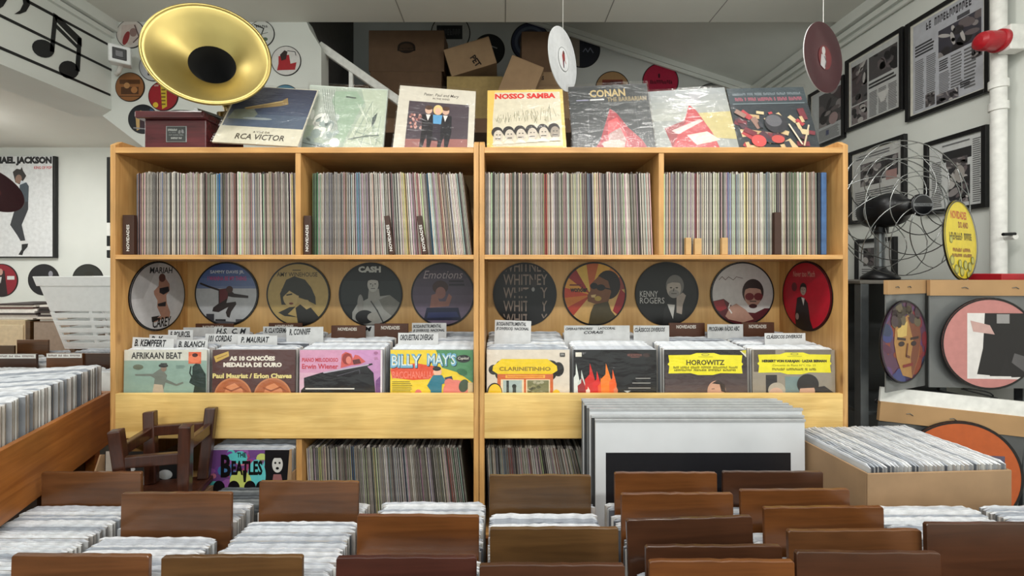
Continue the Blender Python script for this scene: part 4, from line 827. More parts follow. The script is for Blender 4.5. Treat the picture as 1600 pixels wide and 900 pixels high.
def d4(A): A.poly([(-50, -40), (-10, -60), (0, 60), (-40, 80)], (206, 170, 110)); A.rect(0, -50, 50, 40, (230, 230, 226)); A.rect(-20, -50, 16, 70, (60, 40, 50)); A.rect(50, -70, 90, 60, (50, 84, 120)); A.stroke([(-60, 60), (40, 70)], 8, (150, 150, 156))
wall_disc(223, 186, 46, YA, (30, 34, 42), 'dark small disc with tan and white shapes, left of the mahogany case', d4, GS)
def d5(A): A.ell(-20, 0, 30, 40, (30, 30, 34)); A.rect(-40, 30, 60, 60, (60, 60, 66))
wall_disc(240, 104, 46, YA, (190, 192, 196), 'small disc mostly hidden behind the left rim of the horn', d5, GS)
def d6(A): A.stroke([(-50, -70), (20, -40), (-10, 40), (40, 70)], 9, (60, 64, 60)); A.marks(-40, -66, 50, -48, (6,), (60, 60, 64), 4); A.ell(30, 40, 20, 14, (90, 110, 90)); A.stroke([(-60, 20), (50, -10)], 5, (110, 116, 110))
wall_disc(408, 53, 42, YA, (216, 218, 214), 'pale small disc with thin drawing, right of the horn', d6, GS)
def d7(A): A.poly([(-50, -30), (20, -40), (30, 20), (70, 10), (60, 60), (-60, 64), (-50, 20)], (170, 34, 44)); A.poly([(-40, -40), (-10, -70), (10, -60), (0, -10), (-30, 0)], (50, 34, 34)); A.stroke([(10, -66), (60, -60), (66, -36)], 5, (70, 70, 72))
wall_disc(447, 95, 47, YA, (220, 218, 216), 'white small disc with a red drawing, farthest right on the white wall', d7, GS)
def d8(A): A.vgrad(-100, -100, 100, 100, (70, 130, 160), (40, 60, 84), 5); A.rect(-70, -20, 70, 60, (50, 56, 66)); A.rect(-40, -50, 30, -20, (190, 190, 180)); A.marks(-64, -14, 60, 30, (5,), (130, 60, 66), 5)
wall_disc(446, 155, 46, YA, (60, 100, 130), 'blue small disc above the corner of the navy cover', d8, GS)
def d9(A): A.ell(0, 0, 40, 40, (120, 40, 54))
wall_disc(398, 152, 46, YA, (96, 24, 38), 'maroon small disc peeping out under the right side of the horn', d9, GS)
GV = 'large discs on the stair wall'; YV = 3.9
def e1(A): A.rect(-70, -40, 60, 30, (30, 30, 34)); A.marks(-60, -22, 50, 10, (8,), (90, 90, 92), 6)
wall_disc(704, 52, 62, YV, (196, 194, 190), 'white disc with a black block behind the cartons in the stair void', e1, GV)
def e2(A): A.stroke([(-60, 10), (-30, -22), (10, -26), (50, -10)], 7, (150, 150, 150))
wall_disc(764, 78, 50, YV, (34, 34, 38), 'black disc above the tilted carton in the stair void', e2, GV)
def e3(A): A.ring(0, 0, 66, 80, (90, 100, 120)); A.ell(0, 0, 60, 60, (60, 56, 60)); A.marks(-50, -22, 50, -4, (9,), (40, 38, 44), 7)
wall_disc(829, 66, 62, YV, (52, 58, 84), 'dark blue ringed disc left of the hanging white record', e3, GV)
def e4(A): A.rect(-110, -110, -16, 110, (150, 140, 126)); A.rect(-16, -110, 110, 110, (30, 32, 44)); A.stroke([(4, 10), (18, -8), (30, 12), (44, -10), (60, 16)], 6, (120, 120, 136))
wall_disc(910, 78, 56, YV, (40, 40, 50), 'half black disc just right of the hanging white record', e4, GV)
def e5(A): A.rect(-60, -50, 60, 10, (130, 60, 50)); A.marks(-50, -40, 50, -20, (9,), (60, 30, 30), 8)
wall_disc(957, 138, 54, YV, (176, 138, 96), 'tan disc with a red-brown block peeping above the dark cover with a gold title', e5, GV)
def e6(A): A.marks(-58, -6, 66, 14, (11,), (60, 14, 28), 9); A.poly([(-14, -36), (-8, -44), (-2, -36), (-4, -18), (-12, -18)], (60, 14, 28))
wall_disc(1032, 127, 57, YV, (176, 30, 66), 'crimson disc with dark lettering on the stair wall', e6, GV)
def e7(A): A.ell(0, 0, 50, 50, (60, 60, 60))
wall_disc(1112, 158, 56, YV, (120, 120, 118), 'grey disc just showing above the silvery cover', e7, GV)
# ---------------------------------------------------------------- cartons on the landing
def carton(px0, py0, px1, py1, Y, d, label, rot=0, dark=False, text=None, zbot=None, mat=None, tape=True):
    w = (px1 - px0) * Y / FPX; z1 = wz(py0, Y); z0 = zbot if zbot is not None else wz(py1, Y); h = z1 - z0
    e = empty('carton', label, 'cardboard box', (wx((px0 + px1) / 2, Y), Y, z0), (0, R(rot), 0), 'cartons on the stair landing')
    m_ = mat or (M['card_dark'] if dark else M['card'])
    MB().box(-w / 2, w / 2, 0, d, 0, h).build('box_body', m_, e, .004)
    for s_ in (0, 1): MB().box(-w / 2 + .002, w / 2 - .002, d * .5 * s_ + .002, d * .5 * (s_ + 1) - .003, h, h + .004).build('flap', m_, e)
    if tape: MB().box(-w / 2 - .001, w / 2 + .001, d * .5 - .03, d * .5 + .03, h + .004, h + .005).build('tape', plain((190, 168, 128), .25, name='tape'), e)
    if text:
        A = Art(0, 0, .001); tw, th, tr, tx, ty = text[1:]
        if text[0] == '#oval':
            A.ell(tx, ty, tw, th, (40, 30, 24)); A.ell(tx, ty - 3, tw * .72, th * .6, (70, 52, 38)); A.rect(tx - tw, ty + th * .1, tx + tw, ty + th * .62, (40, 30, 24)); A.marks(tx - tw * .8, ty + th * .2, tx + tw * .8, ty + th * .5, (7,), (88, 66, 48), 2)
        elif text[0] == '#red': A.rect(tx - tw, ty - th, tx + tw, ty + th, (120, 50, 40)); A.rect(tx - tw * .7, ty - th * .6, tx + tw * .7, ty + th * .6, (140, 84, 64))
        else: A.text(text[0], tx - tw, ty - th, tx + tw, ty + th, (40, 30, 26), .04, rot=tr)
        
        ob = A.build('printed_mark', e, -.001); ob.location = (0, 0, h)
    return e
ZL = 2.6
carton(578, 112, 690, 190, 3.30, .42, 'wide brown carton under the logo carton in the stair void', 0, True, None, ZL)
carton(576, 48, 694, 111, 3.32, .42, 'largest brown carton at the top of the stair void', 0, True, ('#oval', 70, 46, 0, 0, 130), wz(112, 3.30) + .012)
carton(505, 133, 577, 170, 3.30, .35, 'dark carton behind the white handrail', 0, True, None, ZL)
carton(698, 120, 786, 170, 3.22, .4, 'yellowish carton supporting the tilted cartons in the stair void', 0, False, None, ZL, plain((176, 150, 96), .75, name='cardboard'))
carton(704, 66, 778, 112, 3.26, .34, 'tilted carton printed PET in the middle of the stair void', -17, False, ('PET', 45, 24, 72, 30, 150), wz(119, 3.26) + .05)
carton(766, 90, 820, 138, 3.02, .17, 'tilted taped carton right of the PET carton', 22, False, None, ZL + .05)
carton(818, 134, 892, 170, 3.28, .36, 'low carton with a red mark left of the hanging white record', 0, False, ('#red', 44, 22, 0, -70, 46), ZL)
carton(826, 113, 882, 133, 3.30, .34, 'small flat carton on the right stack in the stair void', 0, False, ('TIMES', 40, 16, 0, -60, 44), wz(134, 3.28) + .012)
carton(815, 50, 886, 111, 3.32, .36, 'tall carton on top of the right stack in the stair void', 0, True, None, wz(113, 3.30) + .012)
# ---------------------------------------------------------------- wall speaker beside the beam
sp = empty('wall_speaker', 'small white wall speaker with a black square front at the beam corner', 'speaker', P(188, 88, 2.74), (R(8), 0, R(38)))
MB().box(-.055, .055, -.06, .05, -.055, .055).build('housing', M['plastic_white'], sp, .008)
MB().box(-.034, .034, -.066, -.058, -.034, .034).build('grille_rim', M['black'], sp, .003); MB().box(-.02, .02, -.069, -.06, -.02, .02).build('lens', plain((40, 42, 46), .15, name='dark_glass'), sp, .002)
MB().tube([(0, .03, -.05), (-.01, .05, -.085), (-.03, .13, -.09)], .013, 10).build('bracket', M['white'], sp)
# ================================================================ RIGHT WALL: FRAMED PAGES, PIPE, ALARM
def wall_frame(xl, xr, z0, z1, label, draw):
    XF = XR - .022; Ya, Yb = XF * FPX / (xl - CX), XF * FPX / (xr - CX)
    w = Ya - Yb; h = z1 - z0; fw = .022
    e = empty('framed_page', label, 'framed picture', (XR - .002, (Ya + Yb) / 2, z0), (0, 0, R(-90)), 'framed newspaper pages on the right wall')
    mb = MB()
    for b in ((-w / 2, -w / 2 + fw, 0, h), (w / 2 - fw, w / 2, 0, h), (-w / 2 + fw, w / 2 - fw, 0, fw), (-w / 2 + fw, w / 2 - fw, h - fw, h)): mb.box(b[0], b[1], -.022, 0, b[2], b[3])
    mb.build('frame', M['black'], e, .002)
    MB().box(-w / 2 + fw, w / 2 - fw, -.010, -.002, fw, h - fw).build('mount', plain((226, 224, 214), .7, name='mount_board'), e)
    A = Art(50, 100, w / 100, sq(0, 100 - 100 * h / w, 100, 100), rough=.6); A.H = 100 * h / w; draw(A, 100 - 100 * h / w); A.build('printed_page', e, -.0102)
    MB().box(-w / 2 + fw, w / 2 - fw, -.0175, -.016, fw, h - fw).build('glass_pane', M['pane'], e)
    return e
M['pane'] = film('glass_pane', amount=0.0, rough=.02, bump=0)
INK = (112, 112, 114)
def photo(A, x0, y0, x1, y1, seed, n=14, tone=(84, 80, 82)):
    rg = random.Random(seed); A.rect(x0, y0, x1, y1, tone); cp = A.cp; A.cp = sq(x0, y0, x1, y1)
    for i in range(n): A.ell(rg.uniform(x0, x1), rg.uniform(y0, y1), (x1 - x0) * rg.uniform(.06, .22), (y1 - y0) * rg.uniform(.05, .2), rg.choice([(50, 46, 48), (150, 144, 144), (190, 186, 184), (110, 100, 102), (36, 34, 36)]), rg.uniform(0, 90), 12, i % 5 == 0)
    A.cp = cp
def f1(A, t):
    A.rect(9, t + 8, 92, 93, (206, 208, 208)); photo(A, 11, t + 16, 40, 62, 1); photo(A, 43, t + 16, 90, t + 52, 2); photo(A, 11, 64, 40, 92, 3, tone=(130, 120, 122)); A.lines(43, t + 56, 90, t + 66, 2, (60, 60, 62), .6)
    for x in (44, 60, 76): A.lines(x, t + 70, x + 14, 92, 16, INK)
    A.poly([(58, 60), (78, 60), (70, 76), (64, 76)], (216, 216, 214))
wall_frame(1320, 1410, 2.447, 2.92, 'black-framed page with three photos, top row nearest the shelf end but one', f1)
def f2(A, t):
    A.rect(9, t + 8, 92, 93, (190, 192, 200)); A.marks(26, t + 12, 80, t + 22, (2, 12), (62, 60, 66), 3); photo(A, 42, t + 32, 90, t + 66, 5, 18, (64, 62, 72)); A.lines(12, t + 36, 38, t + 52, 4, (60, 60, 64), .6)
    A.rect(64, t + 26, 78, t + 31, (80, 80, 86), True)
    for i, x in enumerate((12, 27)): A.lines(x, t + 56, x + 12, 90, 26, INK)
    A.lines(43, t + 70, 54, t + 84, 5, (70, 70, 74), .6)
    for x in (43, 57, 72): A.lines(x, t + (86 if x == 43 else 70), x + 13, 80 if x < 70 else 88, 12, INK)
    photo(A, 80, t + 72, 91, t + 86, 6); photo(A, 26, 74, 38, 90, 7); photo(A, 40, 80, 66, 92, 8, tone=(96, 92, 98)); A.lines(68, 76, 80, 84, 3, (60, 60, 64), .6)
wall_frame(1414, 1546, 2.366, 2.916, 'largest black-framed newspaper page, top row beside the white pipe', f2)
def f3(A, t):
    A.rect(9, t + 8, 92, 93, (200, 204, 206)); photo(A, 30, t + 16, 90, 60, 9); A.ell(70, 50, 12, 12, (176, 150, 150)); A.lines(30, 66, 88, 90, 10, INK); A.rect(50, 70, 58, 80, (90, 96, 130))
wall_frame(1262, 1318, 2.418, 2.84, 'black-framed page partly hidden behind the dark playing-card cover', f3)
def f4(A, t):
    A.rect(8, t + 8, 93, 93, (206, 206, 204)); photo(A, 22, t + 26, 60, t + 62, 10); photo(A, 60, t + 24, 88, t + 56, 11, tone=(60, 58, 60)); A.rect(68, t + 46, 86, t + 60, (176, 140, 136)); A.lines(12, t + 70, 88, 90, 12, INK); A.lines(14, t + 12, 80, t + 20, 2, INK, .5)
wall_frame(1325, 1413, 1.83, 2.305, 'black-framed page behind the motor of the wire fan', f4)
def f5(A, t):
    A.rect(8, t + 8, 93, 93, (212, 214, 214)); A.rect(30, t + 26, 76, t + 44, (40, 40, 42)); photo(A, 36, t + 40, 70, t + 56, 12); photo(A, 40, t + 56, 74, 86, 13, tone=(50, 48, 52)); A.ell(58, t + 68, 8, 14, (170, 164, 160)); A.lines(12, t + 40, 30, 90, 24, INK); A.lines(78, t + 16, 90, 90, 30, INK); A.lines(30, t + 14, 74, t + 20, 1, INK, .4)
wall_frame(1443, 1541, 1.826, 2.216, 'black-framed page with a dark portrait, behind the right half of the wire fan', f5)
def f6(A, t): A.rect(8, t + 8, 93, 93, (206, 208, 208)); photo(A, 20, t + 20, 70, t + 60, 14); A.lines(16, t + 66, 86, 90, 12, INK)
wall_frame(1335, 1398, 1.354, 1.727, 'lowest black-framed page, behind the fan column', f6)
pi = empty('white_pipe', 'white vertical pipe with a valve on the right wall', 'pipe', (2.243, 1.93, 1.3))
MB().tube([(0, 0, 0), (0, 0, 1.78)], .027, 18).build('tube', M['white'], pi)
for z in (1.05, .95): MB().tube([(0, 0, z), (0, 0, z + .035)], .033, 18).build('coupling', M['white'], pi)
vz = wz(372, 1.95) - 1.3
MB().tube([(0, -.03, vz), (0, -.065, vz)], .013, 10).build('valve_body', M['white'], pi); MB().tube([(-.05, -.06, vz + .01), (.0, -.062, vz + .012)], .007, 8).build('valve_lever', M['darkmetal'], pi)
al = empty('alarm_light', 'red alarm light on a white box fixed to the pipe', 'alarm light', (2.215, 1.899, wz(66, 1.9)))
MB().box(-.012, .065, -.05, .002, -.055, .055).build('junction_box', M['white'], al, .004)
T = Matrix.Translation((-.012, -.01, 0)) @ Matrix.Rotation(R(-90), 4, 'Y')
MB().lathe([(.048, 0), (.048, .012), (.041, .016), (.041, .07), (.036, .088), (.02, .098), (.001, .1)], 28, 0, T, False).build('red_lens', M['red'], al)
# ================================================================ BEHIND THE SHELF END: STACKED BOXES
for (z0, z1, x0, x1, y0, m_, lb) in ((0, .62, 1.33, 1.74, 2.08, 'card_dark', 'brown carton on the floor behind the right end of the shelf'), (.625, 1.07, 1.34, 1.72, 2.08, 'card_dark', 'dark brown carton in the middle of the stack behind the shelf end'), (1.075, 1.34, 1.34, 1.64, 2.09, 'card', 'pale cardboard box above the middle of the stack behind the shelf end'), (1.345, 1.565, 1.33, 1.63, 2.08, 'card_dark', 'brown carton on top of the stack behind the shelf end')):
    e = empty('carton', lb, 'cardboard box', ((x0 + x1) / 2, y0, z0), group='cartons stacked behind the shelf end'); w = (x1 - x0) / 2; h = z1 - z0
    MB().box(-w, w, 0, .36, 0, h - .004).build('box_body', M[m_], e, .004); MB().box(-w, w, 0, .178, h - .004, h).build('flap', M[m_], e); MB().box(-w, w, .182, .36, h - .004, h).build('flap', M[m_], e)
    MB().box(w * .55, w + .001, -.001, .361, h * .46, h * .54).build('tape', M['black'], e)
# ================================================================ FAN ON THE RACK
ZR = 1.485
fx = 1.697; FY = 1.92; fz = wz(325, 1.81)
fn = empty('desk_fan', 'old black desk fan with a large bare wire guard on the rack', 'fan', (fx, FY, ZR))
def fl(x, y, z): return Vector((x - fx, y - FY, z - ZR))
MB().lathe([(.001, .001), (.07, .001), (.07, .012), (.05, .03), (.026, .045), (.022, .06)], 32).build('base', M['darkmetal'], fn)
MB().tube([(0, 0, .05), (0, 0, fz - ZR - .09)], .019, 16).build('column', plain((120, 124, 126), .3, metal=.6, name='dull_chrome'), fn)
MB().tube([(0, 0, fz - ZR - .1), (0, 0, fz - ZR - .03)], [.03, .034], 16).build('neck', M['darkmetal'], fn)
T = Matrix.Translation(fl(fx, 1.985, fz)) @ Matrix.Rotation(R(90), 4, 'X')
MB().lathe([(.001, -.01), (.04, -.008), (.066, .015), (.074, .05), (.074, .12), (.066, .15), (.05, .165), (.036, .18), (.03, .225), (.001, .225)], 32, 0, T).build('motor', M['darkmetal'], fn)
RG = .286
def fpt(r, a, front):
    d = 1 - (r / RG) ** 2.2
    y = 1.81 - (.085 * d if front else -.085 * d)
    return fl(fx + r * math.cos(a), y, fz + r * math.sin(a))
mb = MB()
for i in range(11):
    for front in (1, 0):
        a0 = 2 * math.pi * i / 11; pts = []
        for j in range(13):
            u = j / 12; r = .035 + (RG - .035) * u; pts.append(fpt(r, a0 + (1.15 if front else -1.0) * u * u + .3 * math.sin(3 * u), front))
        mb.tube(pts, .0017, 6)
for r, f in ((RG, 1), (.2, 1), (.12, 1), (.22, 0), (.1, 0)):
    mb.tube([fpt(r, 2 * math.pi * i / 48, f) for i in range(48)], .0021, 6, closed=True)
mb.build('wire_guard', M['steel'], fn)
bd = MB(); T2 = Matrix.Translation(fl(fx, 1.728, fz)) @ Matrix.Rotation(R(90), 4, 'X')
bd.lathe([(.001, .006), (.036, .006), (.044, .002), (.046, -.004), (.001, -.004)], 32, 0, T2)
bg = bd.build('hub_badge', M['darkmetal'], fn)
A = Art(0, 0, .001); A.ring(0, 0, 38, 41, (120, 122, 124), 36); A.rect(-40, -6, 40, 6, (110, 112, 114)); A.marks(-30, -3.5, 30, 3.5, (8,), (60, 62, 64), 2); ab = A.build('badge_print', bg, 0); ab.location = fl(fx, 1.7215, fz)
# ---------------------------------------------------------------- rack with hanging poster sleeves
rk = empty('display_rack', 'grey metal display rack at the right holding the hanging disc sleeves', 'rack', (1.74, 1.86, 0))
for x in (-.31, .33):
    for y in (-.16, .16): MB().box(x - .016, x + .016, y - .016, y + .016, 0, ZR - .012).build('post', M['graymetal'], rk, .002)
MB().box(-.33, .35, -.178, .178, ZR - .012, ZR).build('top_board', plain((96, 92, 86), .6, name='grey_board'), rk, .002)
for z in (.95, .45): MB().box(-.3, .32, -.16, .16, z, z + .014).build('shelf_board', M['graymetal'], rk, .002)
MB().box(-.3, .32, .155, .16, .1, ZR - .02).build('rear_sheet', plain((70, 72, 73), .35, var=.2, scale=4, name='dark_sheet'), rk)
mb = MB()
for q in range(5):
    pts = [Vector((-.18 + q * .09 + .07 * math.cos(t * 1.3 + q), -.14 + .012 * math.sin(t * 2 + q), .99 + .022 * math.sin(t + q) + .01 * q)) for t in [i * .45 for i in range(15)]]
    mb.tube(pts, .003, 6)
tag(mb.build('cable_coil', plain((60, 60, 62), .4, name='cable'), None, loc=(1.74, 1.86, 0)), 'loose coil of dark wire behind the lower cardboard header', 'cable')
def hanging_sleeve(name, label, loc, rz, w, h, band, m_, white=0, ry=0):
    """clear-fronted bag stapled under a cardboard header; loc is the middle of the top edge"""
    e = empty(name, label, 'hanging sleeve', loc, (0, R(ry), R(rz)), 'poster sleeves hung from the rack')
    wavy_film(w, h, 0, -h, 31, .0012, .004).build('sleeve_sheet', m_, e)
    MB().box(-w / 2 - .004, w / 2 + .004, -.009, .006, -band, 0).build('card_header', plain((176, 140, 98), .7, var=.05, scale=9, name='cardboard'), e, .001)
    if white: MB().box(-w / 2 - .004, w / 2 + .004, -.004, .004, 0, white).build('white_strip', M['white'], e)
    st = MB()
    for x in (-w * .3, .0): st.tube([(x - .012, -.010, -band * .5), (x, -.0125, -band * .45), (x + .012, -.010, -band * .55)], .0014, 6)
    st.build('staple', M['steel'], e); return e
a = P(1413, 438, 1.61)
hanging_sleeve('disc_sleeve', 'narrow grey sleeve with a painted face disc at the left of the rack', (a.x + .002, 1.605, 1.49), 22.5, .26, .41, .052, M['smoky'])
hanging_sleeve('disc_sleeve', 'wide grey sleeve with the pink disc, right end of the rack', (1.93, 1.615, 1.49), -3, .60, .41, .06, M['smoky'])
hanging_sleeve('disc_sleeve', 'lower grey sleeve with the orange disc under a white and brown header', (wx(1488, 1.62), 1.622, wz(640, 1.61)), -8, .49, .56, .075, M['smoky_dark'], .055, 4.5)
rm = Matrix.Rotation(R(22.5), 3, 'Z')
def rack_disc(label, px, py, Y, dia, rz, draw, bg, ry=0):
    A = Art(0, 0, .15 / 100, circ(0, 0, 98.5)); A.rect(-110, -110, 110, 110, bg); draw(A)
    return picture_disc(label, tuple(P(px, py, Y)), A, dia, rz=rz, ry=ry, group=None, t=.004)
def g1(A):
    rg = random.Random(8)
    for i in range(40): A.ell(rg.uniform(-100, 100), rg.uniform(-100, 100), rg.uniform(10, 34), rg.uniform(8, 26), rg.choice([(84, 40, 66), (120, 40, 50), (60, 66, 120), (90, 60, 110), (130, 60, 40), (50, 60, 90)]), rg.uniform(0, 90), 10, i % 4 == 0)
    A.poly([(-40, -40), (-46, 0), (-34, 40), (-10, 80), (30, 90), (60, 40), (70, -10), (60, -50), (10, -64)], (170, 126, 70)); A.poly([(10, -60), (60, -50), (70, -10), (58, 40), (30, 88), (24, 40), (36, 0)], (120, 70, 50)); A.poly([(-34, -30), (10, -50), (6, -14), (-30, -10)], (206, 176, 100))
    for i in range(16): A.ell(rg.uniform(-50, 60), rg.uniform(-96, -46), 16, 12, rg.choice([(60, 50, 40), (100, 90, 70), (70, 56, 60), (130, 110, 80)]), rg.uniform(0, 90), 9, i % 4 == 0)
    A.L(); A.ell(-16, 4, 13, 6, (50, 36, 36), new=False); A.ell(36, 6, 12, 6, (46, 34, 36), new=False); A.stroke([(-32, -10), (0, -6)], 6, (60, 44, 36)); A.stroke([(24, -6), (56, -8)], 6, (56, 40, 36)); A.stroke([(10, 6), (4, 34), (18, 38)], 6, (110, 64, 44)); A.stroke([(-8, 58), (30, 56)], 7, (130, 44, 44))
rack_disc('oval-looking disc painted as a multicoloured face', 1413, 534, 1.566, .305, 22.5, g1, (90, 56, 80))
def g2(A):
    A.rect(-46, -66, 96, 76, (222, 218, 216)); A.rect(0, -66, 96, 70, (34, 32, 34)); A.poly([(-10, -66), (96, -66), (96, 70), (44, 72), (34, 20), (20, 70), (-26, 66), (-14, 10)], (30, 28, 30)); A.poly([(-40, -50), (0, -40), (10, -20), (-34, -26)], (196, 160, 154)); A.rect(14, -64, 40, -44, (150, 148, 148)); A.poly([(50, 20), (80, 30), (70, 60), (44, 40)], (90, 88, 90))
rack_disc('large dusty pink disc with a black and white square print', 1546, 537, 1.592, .345, -3, g2, (190, 128, 124))
def g3(A): A.rect(-60, -40, 70, 60, (96, 88, 110)); A.ell(-20, -10, 24, 20, (150, 140, 160)); A.ell(30, 0, 26, 22, (60, 54, 76)); A.ell(40, -20, 12, 10, (170, 160, 176))
rack_disc('orange disc with a grey print, behind the cardboard box of records', 1500, 744, 1.602, .415, -8, g3, (190, 92, 42))
def g4(A):
    A.L(); 
    A.text('NOVIDADES', -52, -72, 44, -52, (196, 70, 40), .03); A.text('DO ANO', -10, -46, 50, -30, (150, 60, 40), .03); A.marks(-68, -18, 68, 0, (8, 5), (110, 96, 40), 4); A.marks(-54, 20, 54, 29, (9, 8), (170, 100, 40), 5); A.marks(-60, 34, 60, 42, (9, 8), (160, 100, 40), 6)
    for x, y, r in ((-60, 0, 9), (-62, 50, 12), (-40, 72, 12), (-10, 78, 12), (14, 62, 12), (40, 66, 12), (60, 50, 10), (26, 86, 9), (-20, 58, 10)): A.ell(x, y, r, r, (130, 130, 50)); A.ell(x, y, r * .7, r * .7, (196, 190, 90))
A = Art(0, 0, .15 / 100, circ(0, 0, 98.5)); A.rect(-110, -110, 110, 110, (232, 208, 40)); g4(A)
picture_disc('yellow lettered disc standing on the rack in front of the fan', (wx(1501, 1.665), 1.665, ZR + .159), A, .316, rz=27, rx=-3)
rb = tag(BX(-.09, .09, -.06, .06, 0, .028).build('red_box', M['red'], None, .003, loc=(2.02, 1.71, ZR + .0005)), 'flat dark red box lying on the rack top at the right edge', 'box')
# ================================================================ CARDBOARD BOX OF RECORDS IN FRONT OF THE RACK
bx = empty('cardboard_box', 'taped open cardboard box packed with records right of the large white print', 'cardboard box', (1.285, 1.425, .625), (0, 0, R(3)))
W2, D2, HB = .225, .165, .305
mb = MB()
MB().box(-W2, W2, -D2, -D2 + .006, 0, HB).build('front_wall', M['card'], bx, .002); MB().box(-W2, W2, D2 - .006, D2, 0, HB).build('rear_wall', M['card'], bx, .002)
MB().box(-W2, -W2 + .006, -D2 + .006, D2 - .006, 0, HB).build('side_wall', M['card'], bx, .002); MB().box(W2 - .006, W2, -D2 + .006, D2 - .006, 0, HB).build('side_wall', M['card'], bx, .002)
MB().box(-W2, W2, -D2, D2, 0, .006).build('box_bottom', M['card'], bx)
mb = MB(); mb.box(-W2 - .0006, W2 + .0006, -D2 - .0008, -D2, .06, .11); mb.box(W2, W2 + .0008, -D2 - .0008, D2, .06, .11)
mb.build('packing_tape', film('packing_tape', (.95, .86, .7, 1), .05, .15, .6, 14), bx)
rs = random.Random(3); Tb = Matrix.Translation(bx.location) @ Matrix.Rotation(R(3), 4, 'Z')
for i in range(34):
    x = -W2 + .014 + i * (2 * W2 - .028) / 33; p = Tb @ Vector((x, 0, .0065))
    sleeve('boxed_record', 'clear-sleeved record, %s from the left in the cardboard box' % ordn(i + 1), 'records in the cardboard box', (p.x, p.y, p.z + rs.uniform(-.0, .004)), (0, 0, R(93 + rs.uniform(-.6, .6))))
sb = empty('carton', 'closed carton supporting the cardboard box of records', 'cardboard box', (1.285, 1.43, 0))
MB().box(-.22, .22, -.17, .15, 0, .62).build('box_body', M['card_dark'], sb, .004); MB().box(-.22, .22, -.17, .15, .62, .6245).build('flap', M['card_dark'], sb)
# ================================================================ LARGE PRINTS LEANING AGAINST THE RIGHT SHELF
rp = random.Random(6)
def big_print(px0, px1, pytop, Y, mat, label, face=None, lean=1.2):
    w = (px1 - px0) * Y / FPX; h = wz(pytop, Y)
    o = MB().box(-w / 2, w / 2, 0, .007, 0, h).build('mounted_print', mat, None, .003, loc=(wx((px0 + px1) / 2, Y), Y - .012, .004), rot=(R(-lean * .6), 0, 0))
    tag(o, label, 'print', 'large prints leaning on the right shelf')
    MB().box(-w / 2 - .001, w / 2 + .001, -.003, .008, h - .006, h + .003).build('sleeve_edge', plain((170, 172, 174), .2, coat=.5, name='plastic_edge'), o, .001)
    if face:
        A = Art(0, 0, .001); face(A, w * 500, h * 1000); A.build('printed_front', o, -.0006)
    return o
GR = plain((112, 115, 118), .3, coat=.3, name='grey_board'); WH = plain((214, 217, 221), .25, coat=.5, var=.05, scale=5, name='sleeved_white_board'); DK = plain((70, 72, 74), .3, coat=.3, name='dark_board')
big_print(909, 1214, 626, 1.560, GR, 'grey mounted print at the very back of the leaning prints')
big_print(911, 1222, 629, 1.548, WH, 'white mounted print second from the back of the leaning prints')
big_print(913, 1232, 633, 1.534, DK, 'dark mounted print third from the back of the leaning prints')
big_print(917, 1238, 637, 1.518, GR, 'grey mounted print in the middle of the leaning prints')
big_print(921, 1254, 641, 1.502, WH, 'white mounted print just behind the two front ones')
big_print(924, 1256, 652, 1.486, DK, 'grey-edged mounted print directly behind the front white print')
def pf(A, w, h): A.rect(-w * .9, -h + 112, w * .86, -h * .2, (32, 32, 36))
big_print(930, 1258, 658, 1.470, WH, 'front white mounted print with a black rectangle', pf)
# ================================================================ LOWER LEFT: OPEN BOX, STOOL, FLAT STACK
# records facing out inside the lower left compartment
lb = empty('cardboard_box', 'open cardboard box with the skull and colourful covers under the left bin', 'cardboard box', (-1.089, 1.60, .5335))
MB().box(-.325, .309, -.022, -.016, 0, .17).build('front_wall', M['card'], lb, .001)
MB().box(-.325, -.319, -.016, .28, 0, .24).build('side_wall', M['card'], lb, .001); MB().box(.303, .309, -.016, .28, 0, .24).build('side_wall', M['card'], lb, .001)
MB().box(-.319, .303, -.016, .28, 0, .005).build('box_bottom', M['card'], lb)
mb = MB(); mb.prism([(.29, .17), (.309, .17), (.309, .33), (.302, .33)], -.022, -.018); mb.build('flap', M['card'], lb)
A = Art(0, 0, .001, sq(-160, -315, 160, 0)); A.rect(-160, -320, 160, 0, (30, 28, 32)); A.rect(-160, -320, 70, 0, (110, 70, 130))
ra = random.Random(5)
for i in range(40): A.ell(ra.uniform(-158, 80), ra.uniform(-312, -160), ra.uniform(12, 30), ra.uniform(10, 26), ra.choice([(120, 70, 150), (160, 70, 110), (70, 120, 170), (90, 190, 190), (190, 200, 110), (150, 90, 160), (200, 120, 140)]), 0, 10, i % 4 == 0)
A.rect(60, -320, 160, -130, (22, 20, 24)); A.ell(30, -220, 34, 60, (100, 196, 200)); A.ell(-30, -200, 40, 40, (196, 206, 110))
A.text('THE', -44, -306, -10, -288, (20, 18, 20), .03); A.text('B', -104, -298, -66, -214, (16, 14, 16), .04); A.text('EATLES', -64, -276, 52, -222, (16, 14, 16), .04); A.poly([(-22, -240), (-6, -240), (-10, -196), (-18, -196)], (16, 14, 16))
for x in (-110, -54, 6, 50): A.ell(x, -176, 22, 26, (24, 20, 24))
A.ell(108, -262, 20, 30, (206, 204, 200)); A.rect(88, -300, 128, -286, (20, 18, 20)); A.L(); A.ell(100, -268, 4, 4, (20, 18, 20), new=False); A.ell(116, -268, 4, 4, (20, 18, 20), new=False); A.ell(108, -248, 6, 5, (20, 18, 20)); A.poly([(94, -226), (122, -226), (130, -190), (88, -190)], (150, 100, 100)); 
cover('violet cover with big black lettering in the box under the left bin', (-.9475, 1.592, .5395), (R(-1), 0, 0), A, w=.318, h=.314, seed=40, filmed=False, edge=(222, 222, 220))
